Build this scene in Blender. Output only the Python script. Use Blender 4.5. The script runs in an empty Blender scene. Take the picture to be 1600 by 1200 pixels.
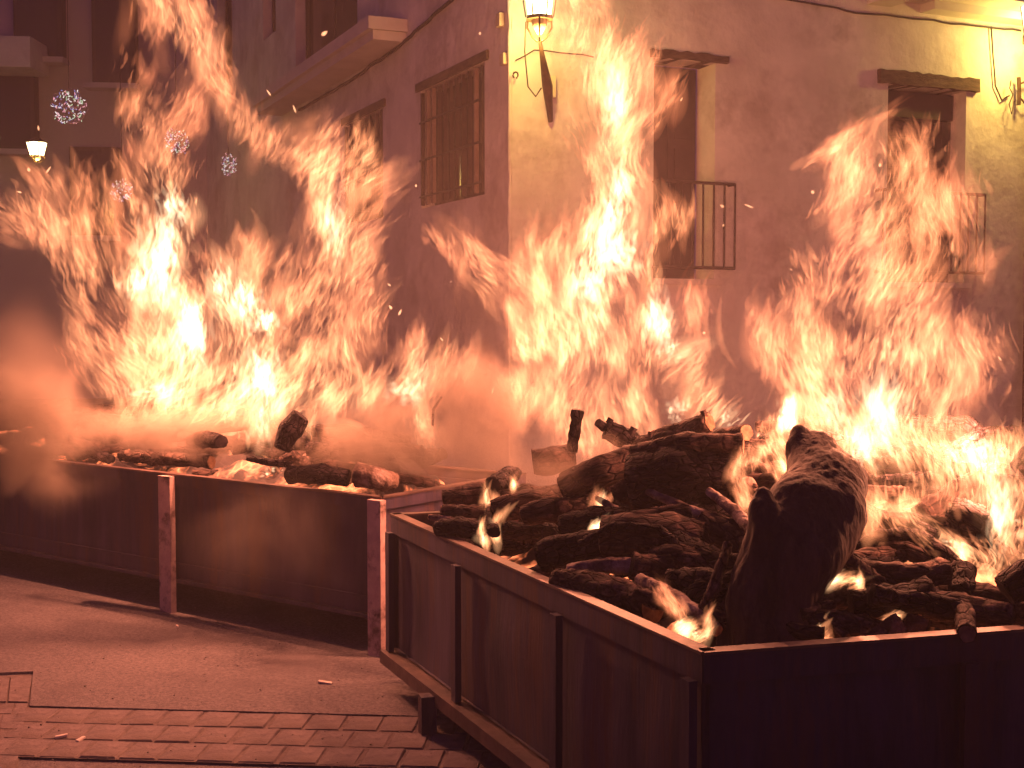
import bpy, bmesh, math, random
import numpy as np
from mathutils import Vector, Matrix, noise as mnoise

random.seed(7)
RNG = np.random.default_rng(11)
R = math.radians
scene = bpy.context.scene
COL = scene.collection

# ------------------------------------------------------------------ camera, world, exposure
CAM_Z = 1.6
PITCH = R(2.95)
FPX = 2000.0
cam_d = bpy.data.cameras.new('camera')
cam = bpy.data.objects.new('camera', cam_d)
COL.objects.link(cam)
cam.location = (0, 0, CAM_Z)
cam.rotation_euler = (R(90) - PITCH, 0, 0)
cam_d.sensor_width = 36
cam_d.lens = 45
cam_d.clip_start = 0.05
cam_d.clip_end = 400
scene.camera = cam

world = bpy.data.worlds.new('World')
scene.world = world
world.use_nodes = True
wn = world.node_tree.nodes
wl = world.node_tree.links
bg = wn['Background']
sky = wn.new('ShaderNodeTexSky')
sky.sky_type = 'NISHITA'
sky.sun_disc = False
sky.sun_elevation = R(-4)
sky.sun_rotation = R(200)
tint = wn.new('ShaderNodeMixRGB')
tint.blend_type = 'ADD'
tint.inputs[0].default_value = 1.0
wl.new(sky.outputs[0], tint.inputs[1])
tint.inputs[2].default_value = (0.36, 0.10, 0.62, 1)     # purple ambient fill added to the sky to lift the shadows
wl.new(tint.outputs[0], bg.inputs['Color'])
bg.inputs['Strength'].default_value = 0.10

vs = scene.view_settings
vs.view_transform = 'Standard'
vs.look = 'None'
vs.gamma = 1
vs.use_curve_mapping = False
vs.exposure = 0.27
cy = scene.cycles
cy.max_bounces = 5
cy.diffuse_bounces = 2
cy.glossy_bounces = 2
cy.transmission_bounces = 2
cy.volume_bounces = 0
cy.transparent_max_bounces = 160
cy.volume_step_rate = 1.6
cy.volume_max_steps = 64
cy.sample_clamp_indirect = 4.0
cy.sample_clamp_direct = 0.0
cy.use_denoising = True
cy.use_adaptive_sampling = True
cy.adaptive_threshold = 0.05
cy.adaptive_min_samples = 16

SN, CS = math.sin(PITCH), math.cos(PITCH)
def ray(px, py):
    u, v = (px - 800) / FPX, -(py - 600) / FPX
    return Vector((u, CS + SN * v, -SN + CS * v))
def P(px, py, Y):                     # the place seen at a pixel of the photo, Y metres away
    d = ray(px, py)
    return Vector((0, 0, CAM_Z)) + d * (Y / d.y)
def G(px, py, z=0.0):                 # ... at height z
    d = ray(px, py)
    return Vector((0, 0, CAM_Z)) + d * ((z - CAM_Z) / d.z)

# ------------------------------------------------------------------ helpers
def tag(o, label=None, cat=None, group=None, kind=None):
    if label: o['label'] = label
    if cat: o['category'] = cat
    if group: o['group'] = group
    if kind: o['kind'] = kind
    return o
def link_mesh(name, me, mat, parent=None):
    if mat: me.materials.append(mat)
    o = bpy.data.objects.new(name, me)
    COL.objects.link(o)
    if parent: o.parent = parent
    return o
def obj(name, bm, mat, parent=None, smooth=False):
    me = bpy.data.meshes.new(name)
    bm.normal_update()
    bm.to_mesh(me)
    bm.free()
    if smooth:
        me.polygons.foreach_set('use_smooth', [True] * len(me.polygons))
    return link_mesh(name, me, mat, parent)
def empty(name, loc=(0, 0, 0)):
    o = bpy.data.objects.new(name, None)
    COL.objects.link(o)
    o.location = loc
    o.empty_display_size = 0.1
    return o
def setw(o, parent):                  # child built in world coordinates under a placed empty
    o.parent = parent
    o.matrix_parent_inverse = Matrix.Translation(parent.location).inverted()
    return o
def box_axes(bm, c, ax, ay, az, hx, hy, hz):
    vs_ = []
    for sx in (-1, 1):
        for sy in (-1, 1):
            for sz in (-1, 1):
                vs_.append(bm.verts.new(c + ax * (sx * hx) + ay * (sy * hy) + az * (sz * hz)))
    for f in ((0, 1, 3, 2), (4, 6, 7, 5), (0, 4, 5, 1), (2, 3, 7, 6), (0, 2, 6, 4), (1, 5, 7, 3)):
        bm.faces.new([vs_[i] for i in f])
Z = Vector((0, 0, 1))
def bar(bm, a, b, w, h, z_mid=None):  # box from a to b, w across, h high
    d = (b - a)
    L = d.length
    ax = d.normalized()
    ay = Z.cross(ax)
    if ay.length < 1e-4: ay = Vector((0, 1, 0))
    ay.normalize()
    az = ax.cross(ay)
    box_axes(bm, (a + b) / 2, ax, ay, az, L / 2, w / 2, h / 2)
def tube(bm, pts, rad, n=8, cap=True):
    rings = []
    for i, p in enumerate(pts):
        t = (pts[min(i + 1, len(pts) - 1)] - pts[max(i - 1, 0)]).normalized()
        s = t.cross(Z if abs(t.z) < .9 else Vector((1, 0, 0))).normalized()
        q = t.cross(s)
        r = rad[i] if isinstance(rad, (list, tuple)) else rad
        rings.append([bm.verts.new(p + s * (r * math.cos(2 * math.pi * k / n)) + q * (r * math.sin(2 * math.pi * k / n))) for k in range(n)])
    for a, b in zip(rings, rings[1:]):
        for k in range(n):
            bm.faces.new((a[k], a[(k + 1) % n], b[(k + 1) % n], b[k]))
    if cap:
        bm.faces.new(list(reversed(rings[0])))
        bm.faces.new(rings[-1])
    return rings

# ------------------------------------------------------------------ materials
def newmat(name):
    m = bpy.data.materials.new(name)
    m.use_nodes = True
    return m, m.node_tree.nodes, m.node_tree.links
def surf(name, c1, c2, scale=6, rough=.8, bump=.3, bscale=None, metal=0, detail=6, c3=None, s3=1.2, spec=.3, stretch=(1, 1, 1), bdist=.01):
    m, n, l = newmat(name)
    b = n['Principled BSDF']
    tc = n.new('ShaderNodeTexCoord')
    mp = n.new('ShaderNodeMapping')
    mp.inputs['Scale'].default_value = stretch
    l.new(tc.outputs['Object'], mp.inputs[0])
    t = n.new('ShaderNodeTexNoise')
    t.inputs['Scale'].default_value = scale
    t.inputs['Detail'].default_value = detail
    t.inputs['Roughness'].default_value = .62
    l.new(mp.outputs[0], t.inputs[0])
    r = n.new('ShaderNodeValToRGB')
    r.color_ramp.elements[0].position = .35
    r.color_ramp.elements[1].position = .66
    r.color_ramp.elements[0].color = (*c1, 1)
    r.color_ramp.elements[1].color = (*c2, 1)
    l.new(t.outputs[0], r.inputs[0])
    out = r.outputs[0]
    if c3:
        t3 = n.new('ShaderNodeTexNoise')
        t3.inputs['Scale'].default_value = s3
        t3.inputs['Detail'].default_value = 7
        t3.inputs['Roughness'].default_value = .7
        l.new(mp.outputs[0], t3.inputs[0])
        r3 = n.new('ShaderNodeValToRGB')
        r3.color_ramp.elements[0].position = .5
        r3.color_ramp.elements[1].position = .64
        l.new(t3.outputs[0], r3.inputs[0])
        mx = n.new('ShaderNodeMixRGB')
        l.new(r3.outputs[0], mx.inputs[0])
        l.new(out, mx.inputs[1])
        mx.inputs[2].default_value = (*c3, 1)
        out = mx.outputs[0]
    l.new(out, b.inputs['Base Color'])
    b.inputs['Roughness'].default_value = rough
    b.inputs['Metallic'].default_value = metal
    b.inputs['Specular IOR Level'].default_value = spec
    if bump:
        tb = n.new('ShaderNodeTexNoise')
        tb.inputs['Scale'].default_value = bscale or scale * 4
        tb.inputs['Detail'].default_value = 5
        l.new(mp.outputs[0], tb.inputs[0])
        bp = n.new('ShaderNodeBump')
        bp.inputs['Strength'].default_value = bump
        bp.inputs['Distance'].default_value = bdist
        l.new(tb.outputs[0], bp.inputs['Height'])
        l.new(bp.outputs[0], b.inputs['Normal'])
    return m
def emis(name, col, s):
    m, n, l = newmat(name)
    n.remove(n['Principled BSDF'])
    e = n.new('ShaderNodeEmission')
    e.inputs[0].default_value = (*col, 1)
    e.inputs[1].default_value = s
    l.new(e.outputs[0], n['Material Output'].inputs[0])
    return m
M = {}
M['plaster'] = surf('plaster', (.60, .55, .50), (.80, .74, .68), 1.5, .92, .8, 9, c3=(.48, .42, .38), s3=.9, bdist=.02)
M['plaster_far'] = surf('plaster_far', (.5, .42, .46), (.58, .49, .52), .6, .95, .2, 9)
M['slab'] = surf('stone_slab', (.60, .54, .48), (.70, .63, .56), 3, .85, .2, 20)
M['lintel'] = surf('lintel_wood', (.045, .025, .018), (.13, .085, .06), 7, .85, .8, 22, stretch=(1, 1, 4))
M['shutter'] = surf('shutter_paint', (.018, .011, .014), (.035, .021, .024), 6, .6, .2)
M['grille'] = surf('grille_iron', (.02, .014, .014), (.05, .03, .028), 20, .6, .3)
M['rail_pale'] = surf('pale_shutter_edge', (.20, .14, .11), (.28, .20, .16), 9, .7, .2)
M['glass'] = surf('dark_glass', (.015, .012, .016), (.02, .015, .02), 2, .15, 0, spec=.5)
M['asphalt'] = surf('asphalt', (.10, .085, .095), (.205, .175, .185), 60, .92, .8, 120, c3=(.115, .095, .105), s3=1.4, bdist=.007)
M['brick'] = surf('paver_brick', (.12, .095, .10), (.20, .158, .162), 22, .9, .6, 60, c3=(.12, .09, .085), s3=3, bdist=.006)
M['joint'] = surf('paver_joint_sand', (.11, .085, .082), (.17, .13, .125), 30, .95, .5)
M['steel'] = surf('sooty_steel', (.030, .024, .050), (.075, .054, .105), 5, .62, .35, 40, metal=.25, c3=(.090, .045, .048), s3=3.2, spec=.4, stretch=(1.6, 1.6, .22), bdist=.004)
M['steel_rail'] = surf('rusted_angle_iron', (.07, .044, .046), (.15, .09, .082), 9, .55, .5, 45, metal=.3, c3=(.07, .04, .035), s3=4, spec=.5, bdist=.004)
M['post'] = surf('flaking_pink_grey_post', (.42, .28, .28), (.60, .43, .42), 12, .7, .6, 40, c3=(.10, .06, .06), s3=7, bdist=.004)
def wood(name, c1, c2, c3, rough=.95, crack=.5, cs=38):
    m, n, l = newmat(name)
    b = n['Principled BSDF']; b.inputs['Roughness'].default_value = rough; b.inputs['Specular IOR Level'].default_value = .15
    at = n.new('ShaderNodeAttribute'); at.attribute_name = 'grain'
    tc = n.new('ShaderNodeTexCoord')
    t = n.new('ShaderNodeTexNoise'); t.inputs['Scale'].default_value = 75; t.inputs['Detail'].default_value = 6; t.inputs['Roughness'].default_value = .65
    l.new(at.outputs['Vector'], t.inputs[0])
    r = n.new('ShaderNodeValToRGB'); r.color_ramp.elements[0].position = .36; r.color_ramp.elements[1].position = .66
    r.color_ramp.elements[0].color = (*c1, 1); r.color_ramp.elements[1].color = (*c2, 1)
    l.new(t.outputs[0], r.inputs[0])
    t2 = n.new('ShaderNodeTexNoise'); t2.inputs['Scale'].default_value = 11; t2.inputs['Detail'].default_value = 7; t2.inputs['Roughness'].default_value = .7
    l.new(tc.outputs['Object'], t2.inputs[0])
    r2 = n.new('ShaderNodeValToRGB'); r2.color_ramp.elements[0].position = .54; r2.color_ramp.elements[1].position = .64
    l.new(t2.outputs[0], r2.inputs[0])
    mx = n.new('ShaderNodeMixRGB'); mx.inputs[2].default_value = (*c3, 1)
    l.new(r2.outputs[0], mx.inputs[0]); l.new(r.outputs[0], mx.inputs[1])
    mp = n.new('ShaderNodeMapping'); mp.inputs['Scale'].default_value = (1, 1, 2.6)
    l.new(at.outputs['Vector'], mp.inputs[0])
    v = n.new('ShaderNodeTexVoronoi'); v.feature = 'DISTANCE_TO_EDGE'; v.inputs['Scale'].default_value = cs
    l.new(mp.outputs[0], v.inputs[0])
    cr = n.new('ShaderNodeMapRange'); cr.inputs[1].default_value = 0; cr.inputs[2].default_value = .12; cr.inputs[3].default_value = 1 - crack; cr.inputs[4].default_value = 1
    l.new(v.outputs[0], cr.inputs[0])
    mu = n.new('ShaderNodeMixRGB'); mu.blend_type = 'MULTIPLY'; mu.inputs[0].default_value = 1
    l.new(mx.outputs[0], mu.inputs[1]); l.new(cr.outputs[0], mu.inputs[2])
    l.new(mu.outputs[0], b.inputs['Base Color'])
    ad = n.new('ShaderNodeMath'); ad.operation = 'MULTIPLY_ADD'; ad.inputs[1].default_value = .9
    l.new(t.outputs[0], ad.inputs[0]); l.new(cr.outputs[0], ad.inputs[2])
    bp = n.new('ShaderNodeBump'); bp.inputs['Strength'].default_value = 1.0; bp.inputs['Distance'].default_value = .012
    l.new(ad.outputs[0], bp.inputs['Height']); l.new(bp.outputs[0], b.inputs['Normal'])
    return m
M['bark'] = wood('charred_bark', (.012, .008, .009), (.085, .052, .048), (.16, .10, .085), crack=.5, cs=30)
M['char'] = wood('black_char', (.007, .005, .007), (.036, .025, .030), (.075, .055, .06), crack=.8, cs=46)
M['ashy'] = wood('ash_coated_wood', (.06, .042, .04), (.22, .145, .125), (.34, .26, .24), crack=.35, cs=36)
M['stump'] = surf('scorched_stump_wood', (.028, .018, .018), (.062, .040, .037), 9, .85, .9, 45, c3=(.095, .062, .052), s3=4, stretch=(1, 1, .3), bdist=.012)
M['ashy'] = surf('ash_coated_wood', (.07, .045, .04), (.23, .15, .125), 14, .92, .9, 50, c3=(.33, .25, .23), s3=7, stretch=(1, 1, 1), bdist=.015)
M['cut'] = surf('cut_wood_end', (.16, .085, .05), (.34, .20, .12), 30, .85, .4, 60, c3=(.06, .035, .025), s3=6)
M['iron_dark'] = surf('bracket_iron', (.035, .018, .014), (.09, .045, .03), 14, .6, .4)
M['cable'] = surf('cable_rubber', (.02, .012, .012), (.04, .025, .022), 20, .7, 0)
M['box'] = surf('junction_box_plastic', (.5, .42, .3), (.6, .5, .36), 10, .6, .1)
M['litter'] = surf('litter_paper', (.6, .5, .45), (.7, .6, .55), 30, .8, .2)
M['litter_dark'] = surf('ash_grit', (.05, .04, .04), (.32, .27, .25), 14, .95, 0)
M['lamp_glass'] = emis('lit_lantern_glass', (1, .86, .42), 9)
M['lamp_glass_far'] = emis('far_lit_lantern_glass', (1, .84, .40), 7)

# coals: glow only in cracks
def coal_mat():
    m, n, l = newmat('glowing_coals')
    b = n['Principled BSDF']
    tc = n.new('ShaderNodeTexCoord')
    v = n.new('ShaderNodeTexVoronoi'); v.feature = 'DISTANCE_TO_EDGE'; v.inputs['Scale'].default_value = 16
    t = n.new('ShaderNodeTexNoise'); t.inputs['Scale'].default_value = 4.5; t.inputs['Detail'].default_value = 5
    l.new(tc.outputs['Object'], v.inputs[0]); l.new(tc.outputs['Object'], t.inputs[0])
    r = n.new('ShaderNodeValToRGB')
    r.color_ramp.elements[0].position = 0; r.color_ramp.elements[0].color = (1, 1, 1, 1)
    r.color_ramp.elements[1].position = .16; r.color_ramp.elements[1].color = (0, 0, 0, 1)
    l.new(v.outputs[0], r.inputs[0])
    r2 = n.new('ShaderNodeValToRGB')
    r2.color_ramp.elements[0].position = .49; r2.color_ramp.elements[1].position = .62
    l.new(t.outputs[0], r2.inputs[0])
    mx = n.new('ShaderNodeMath'); mx.operation = 'ADD'
    l.new(r.outputs[0], mx.inputs[0]); l.new(r2.outputs[0], mx.inputs[1])
    mu = n.new('ShaderNodeMath'); mu.operation = 'MULTIPLY'
    l.new(mx.outputs[0], mu.inputs[0]); l.new(r2.outputs[0], mu.inputs[1])
    k = n.new('ShaderNodeMath'); k.operation = 'MULTIPLY'; k.inputs[1].default_value = 1.7
    l.new(mu.outputs[0], k.inputs[0])
    b.inputs['Base Color'].default_value = (.03, .022, .024, 1)
    b.inputs['Roughness'].default_value = .9
    b.inputs['Emission Color'].default_value = (1, .22, .08, 1)
    l.new(k.outputs[0], b.inputs['Emission Strength'])
    return m
M['coal'] = coal_mat()

# flame gas: purely additive, brightness follows how much gas the ray passes
def flame_mat(name, power, sampled=False, k=1.0, nscale=9.0, namt=.6):
    m, n, l = newmat(name)
    n.remove(n['Principled BSDF'])
    at = n.new('ShaderNodeAttribute'); at.attribute_name = 'glow'
    g = n.new('ShaderNodeNewGeometry')
    dp = n.new('ShaderNodeVectorMath'); dp.operation = 'DOT_PRODUCT'
    l.new(g.outputs['Normal'], dp.inputs[0]); l.new(g.outputs['Incoming'], dp.inputs[1])
    ab = n.new('ShaderNodeMath'); ab.operation = 'ABSOLUTE'; l.new(dp.outputs['Value'], ab.inputs[0])
    pw = n.new('ShaderNodeMath'); pw.operation = 'POWER'; l.new(ab.outputs[0], pw.inputs[0]); pw.inputs[1].default_value = power
    out = pw.outputs[0]
    if namt:
        mp = n.new('ShaderNodeMapping'); mp.inputs['Scale'].default_value = (1, 1, .28)
        l.new(g.outputs['Position'], mp.inputs[0])
        t = n.new('ShaderNodeTexNoise'); t.inputs['Scale'].default_value = nscale; t.inputs['Detail'].default_value = 2
        l.new(mp.outputs[0], t.inputs[0])
        mr = n.new('ShaderNodeMapRange'); mr.inputs[1].default_value = .36; mr.inputs[2].default_value = .66
        mr.inputs[3].default_value = 1 - namt; mr.inputs[4].default_value = 1 + namt
        l.new(t.outputs[0], mr.inputs[0])
        mm = n.new('ShaderNodeMath'); mm.operation = 'MULTIPLY'
        l.new(out, mm.inputs[0]); l.new(mr.outputs[0], mm.inputs[1])
        out = mm.outputs[0]
    kk = n.new('ShaderNodeMath'); kk.operation = 'MULTIPLY'; kk.inputs[1].default_value = k
    l.new(out, kk.inputs[0])
    e = n.new('ShaderNodeEmission'); l.new(at.outputs['Color'], e.inputs[0]); l.new(kk.outputs[0], e.inputs[1])
    tr = n.new('ShaderNodeBsdfTransparent')
    ad = n.new('ShaderNodeAddShader'); l.new(e.outputs[0], ad.inputs[0]); l.new(tr.outputs[0], ad.inputs[1])
    l.new(ad.outputs[0], n['Material Output'].inputs[0])
    m.cycles.emission_sampling = 'FRONT_BACK' if sampled else 'NONE'
    return m
M['flame_lick'] = flame_mat('flame_gas_lick', 1.2, k=1.0, namt=.35, nscale=14)
M['flame_body'] = flame_mat('flame_gas_body', 2.2, k=1.0, namt=.8, nscale=9)
M['flame_core'] = flame_mat('flame_gas_core', 2.0, namt=0)

def smoke_mat(name, dens, nscale, col=(.54, .45, .38), seed=0.0, lo=.42, hi=.62, aniso=.2):
    m, n, l = newmat(name)
    n.remove(n['Principled BSDF'])
    v = n.new('ShaderNodeVolumePrincipled')
    v.inputs['Color'].default_value = (*col, 1)
    v.inputs['Anisotropy'].default_value = aniso
    tc = n.new('ShaderNodeTexCoord')
    g = n.new('ShaderNodeNewGeometry')
    mp = n.new('ShaderNodeMapping'); mp.inputs['Location'].default_value = (seed, seed * .7, -seed)
    l.new(g.outputs['Position'], mp.inputs[0])
    t = n.new('ShaderNodeTexNoise'); t.inputs['Scale'].default_value = nscale; t.inputs['Detail'].default_value = 3.5; t.inputs['Roughness'].default_value = .55
    t.inputs['Distortion'].default_value = .6
    l.new(mp.outputs[0], t.inputs[0])
    ln = n.new('ShaderNodeVectorMath'); ln.operation = 'LENGTH'
    l.new(tc.outputs['Object'], ln.inputs[0])
    fr = n.new('ShaderNodeMapRange'); fr.inputs[1].default_value = 1.0; fr.inputs[2].default_value = .25
    fr.inputs[3].default_value = 0; fr.inputs[4].default_value = 1
    l.new(ln.outputs['Value'], fr.inputs[0])
    # threshold rises to the rim, so the puff has a billowing edge
    th = n.new('ShaderNodeMath'); th.operation = 'MULTIPLY_ADD'; th.inputs[1].default_value = .42; th.inputs[2].default_value = -.30
    l.new(fr.outputs[0], th.inputs[0])
    ad = n.new('ShaderNodeMath'); ad.operation = 'ADD'; l.new(t.outputs[0], ad.inputs[0]); l.new(th.outputs[0], ad.inputs[1])
    mr = n.new('ShaderNodeMapRange'); mr.interpolation_type = 'SMOOTHSTEP'
    mr.inputs[1].default_value = lo; mr.inputs[2].default_value = hi; mr.inputs[3].default_value = 0; mr.inputs[4].default_value = dens
    l.new(ad.outputs[0], mr.inputs[0])
    mu = n.new('ShaderNodeMath'); mu.operation = 'MULTIPLY'
    l.new(mr.outputs[0], mu.inputs[0]); l.new(fr.outputs[0], mu.inputs[1])
    l.new(mu.outputs[0], v.inputs['Density'])
    l.new(v.outputs[0], n['Material Output'].inputs['Volume'])
    return m

# ================================================================== GROUND
def sheet(name, pts, z, mat, parent=None):
    bm = bmesh.new()
    bm.faces.new([bm.verts.new((p[0], p[1], z)) for p in pts])
    return obj(name, bm, mat, parent)
ground = sheet('ground', [(-60, -10), (60, -10), (60, 90), (-60, 90)], -.008, M['asphalt'])
tag(ground, kind='structure')
# raised slab edge: the asphalt field behind the paver band
g1, g2 = G(45, 1106), G(660, 1122)
dirx = (g2 - g1).normalized()
diry = Vector((-dirx.y, dirx.x, 0))
pl = g1 - dirx * 1.2
def lx(a, b): return g1 + dirx * a + diry * b
paving = empty('paving', g1)
tag(paving, kind='structure')
band_h = (G(140, 1186) - g1).dot(diry)     # negative: towards the camera
ROWS = 3
rh = abs(band_h) / ROWS
jb = bmesh.new()
jv = [lx(-1.6, 0), lx(6, 0), lx(6, -rh * ROWS), lx(-1.6, -rh * ROWS)]
jb.faces.new([jb.verts.new((p.x, p.y, .0008)) for p in jv])
setw(obj('joint_bed', jb, M['joint']), paving)
def brick_bm(seed, w, d, h=.03):
    rr = random.Random(seed)
    bm = bmesh.new()
    bmesh.ops.create_cube(bm, size=1)
    for v in bm.verts:
        v.co.x *= w; v.co.y *= d; v.co.z *= h
        if v.co.z > 0:
            v.co.z += rr.uniform(-.002, .002)
        v.co.x += rr.uniform(-.003, .003); v.co.y += rr.uniform(-.003, .003)
    top = [e for e in bm.edges if all(v.co.z > 0 for v in e.verts)]
    bmesh.ops.bevel(bm, geom=top, offset=.006, segments=1, affect='EDGES')
    return bm
BW = .148
brick_meshes = []
for k in range(8):
    me = bpy.data.meshes.new('brick')
    bm = brick_bm(k, BW - .011, rh - .011)
    bm.to_mesh(me); bm.free(); me.materials.append(M['brick'])
    brick_meshes.append(me)
rb = random.Random(3)
def place_brick(x, y, me, ang=0.0, dz=0.0):
    o = bpy.data.objects.new('brick', me)
    COL.objects.link(o)
    c = lx(x, y)
    o.location = Vector((c.x, c.y, -.011 + dz)) - g1
    o.rotation_euler = (rb.uniform(-.012, .012), rb.uniform(-.012, .012), math.atan2(dirx.y, dirx.x) + ang + rb.uniform(-.015, .015))
    o.parent = paving
for r in range(ROWS):
    for k in range(15 if r < 3 else 0):
        x = .06 + BW * k + .02 + (r % 2) * BW * .45 + rb.uniform(-.004, .004)
        place_brick(x, -rh * (r + .5), rb.choice(brick_meshes), 0, rb.uniform(-.002, .003))
# strip of larger setts at the left edge of the frame
jb = bmesh.new()
sv = [G(-60, 1058), G(52, 1052), G(46, 1104), G(24, 1215), G(-60, 1215)]
jb.faces.new([jb.verts.new((p.x, p.y, -.0045)) for p in sv])
setw(obj('joint_bed', jb, M['joint']), paving)
rows_y = [1056, 1098, 1117, 1141, 1172, 1215]
for i in range(5):
    y0, y1 = rows_y[i], rows_y[i + 1]
    def edge(y): return 51 - (y - 1052) * .175
    cuts = [edge((y0 + y1) / 2), 12 - 6 * i + (14 if i % 2 else 0), -50]
    for j in range(2):
        c4 = [G(edge(y0) if j == 0 else cuts[1] + 3, y0 + 1.5), G(edge(y1) if j == 0 else cuts[1] - 3, y1 - 1.5), G(cuts[1] + 1 if j == 0 else -60, y1 - 1.5), G(cuts[1] + 5 if j == 0 else -55, y0 + 1.5)]
        bm = bmesh.new()
        lo = [bm.verts.new((p.x, p.y, -.03)) for p in c4]; hi = [bm.verts.new((p.x, p.y, .002 + rb.uniform(-.001, .001))) for p in c4]
        bm.faces.new(hi)
        for q in range(4): bm.faces.new((lo[q], lo[(q + 1) % 4], hi[(q + 1) % 4], hi[q]))
        bmesh.ops.recalc_face_normals(bm, faces=bm.faces)
        setw(obj('paving_stone', bm, M['brick']), paving)
# asphalt slab in front of the troughs, its edge standing just proud of the pavers
bm = bmesh.new()
sl = [G(52, 1050), G(46, 1104), lx(6, .012), Vector((12, 30, 0)), Vector((-14, 30, 0)), G(-700, 1060), G(-80, 1056)]
lo = [bm.verts.new((p.x, p.y, -.02)) for p in sl]
hi = [bm.verts.new((p.x, p.y, .004)) for p in sl]
bm.faces.new(hi)
for i in range(len(sl)):
    j = (i + 1) % len(sl)
    bm.faces.new((lo[i], lo[j], hi[j], hi[i]))
bmesh.ops.recalc_face_normals(bm, faces=bm.faces)
tag(obj('road', bm, M['asphalt']), kind='structure')
# crumbs of grit and ash
bm = bmesh.new(); rc = random.Random(77)
for k in range(320):
    q = G(rc.uniform(-40, 700), 900 + 300 * rc.random() ** .8, .004)
    if q.y > 7.5: continue
    r = rc.choice((.002, .003, .003, .005))
    mtx = Matrix.Translation(q + Z * r * .4) @ Matrix.Rotation(rc.uniform(0, 6), 4, 'Z') @ Matrix.Diagonal((1, rc.uniform(.5, 1), rc.uniform(.4, .8), 1))
    bmesh.ops.create_icosphere(bm, subdivisions=1, radius=r, matrix=mtx)
tag(obj('grit', bm, M['litter_dark']), 'scattered crumbs of grit and ash on the road', 'grit', kind='stuff')
# litter
for i, (px, py, s, lab) in enumerate(((96, 1152, .022, 'small pale scrap of litter lying on the brick band, left of its neighbour'),
                                (126, 1157, .02, 'small pale scrap with a dark edge on the brick band'),
                                (277, 980, .014, 'white cigarette end on the asphalt below the trough post'),
                                (508, 1068, .03, 'thin white strip of litter lying on the asphalt'))):
    bm = bmesh.new()
    p = G(px, py, .004)
    a = R(20 + 50 * i)
    box_axes(bm, Vector((0, 0, .005)), Vector((math.cos(a), math.sin(a), .1)), Vector((-math.sin(a), math.cos(a), 0)), Z, s, s * .35, .004)
    o = obj('litter', bm, M['litter']); o.location = p
    tag(o, lab, 'litter', 'scraps on the ground')

# ================================================================== CORNER HOUSE
CORN = Vector((0.0, 12.0, 0))
DL = Vector((-.407, .9135, 0)); DR = Vector((.910, .4146, 0))
NL = Vector((-.9135, -.407, 0)); NR = Vector((.4146, -.910, 0))     # outward normals
def onwall(px, py, side):
    D, N = (DL, NL) if side == 'L' else (DR, NR)
    d = ray(px, py); o = Vector((0, 0, CAM_Z))
    t = (CORN - o).dot(N) / d.dot(N)
    p = o + d * t
    return (p - CORN).dot(D), p.z
house = empty('corner_house', CORN)
tag(house, 'plastered corner house with timber lintels and iron railings behind the middle and right fires', 'house')
def wpt(side, s, z, out=0.0):
    D, N = (DL, NL) if side == 'L' else (DR, NR)
    return CORN + D * s + N * out + Z * z
def wall(side, length, height, openings, depth=.28):
    bm = bmesh.new()
    xs = sorted({0, length} | {o[0] for o in openings} | {o[1] for o in openings})
    zs = sorted({0, height} | {o[2] for o in openings} | {o[3] for o in openings})
    grid = {}
    def gv(s, z, out=0.0):
        k = (round(s, 4), round(z, 4), out)
        if k not in grid: grid[k] = bm.verts.new(wpt(side, s, z, out))
        return grid[k]
    for a, b in zip(xs, xs[1:]):
        for c, d in zip(zs, zs[1:]):
            m_ = ((a + b) / 2, (c + d) / 2)
            if any(o[0] < m_[0] < o[1] and o[2] < m_[1] < o[3] for o in openings): continue
            f = [gv(a, c), gv(b, c), gv(b, d), gv(a, d)]
            bm.faces.new(f if side == 'R' else f[::-1])
    for (a, b, c, d) in openings:
        q = [(a, c), (b, c), (b, d), (a, d)]
        for i in range(4):
            (s0, z0), (s1, z1) = q[i], q[(i + 1) % 4]
            try: bm.faces.new((gv(s0, z0), gv(s1, z1), gv(s1, z1, -depth), gv(s0, z0, -depth)))
            except ValueError: pass
    return setw(obj('wall', bm, M['plaster']), house)
def wbox(name, side, s0, s1, z0, z1, o0, o1, mat, parent=house, rough=0):
    D, N = (DL, NL) if side == 'L' else (DR, NR)
    bm = bmesh.new()
    c = wpt(side, (s0 + s1) / 2, (z0 + z1) / 2, (o0 + o1) / 2)
    if rough:
        nseg = max(4, int((s1 - s0) / .08))
        rr = random.Random(int(s0 * 100))
        rings = []
        for i in range(nseg + 1):
            s = s0 + (s1 - s0) * i / nseg
            rings.append([bm.verts.new(wpt(side, s + rr.uniform(-1, 1) * rough * .5, z + rr.uniform(-1, 1) * rough, o)) for (z, o) in ((z0, o0), (z0, o1), (z1, o1), (z1, o0))])
        for a, b in zip(rings, rings[1:]):
            for k in range(4): bm.faces.new((a[k], a[(k + 1) % 4], b[(k + 1) % 4], b[k]))
        bm.faces.new(rings[0]); bm.faces.new(rings[-1])
        bmesh.ops.recalc_face_normals(bm, faces=bm.faces)
    else:
        box_axes(bm, c, D, N, Z, (s1 - s0) / 2, (o1 - o0) / 2, (z1 - z0) / 2)
        bmesh.ops.recalc_face_normals(bm, faces=bm.faces)
    return setw(obj(name, bm, mat), parent)

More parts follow.
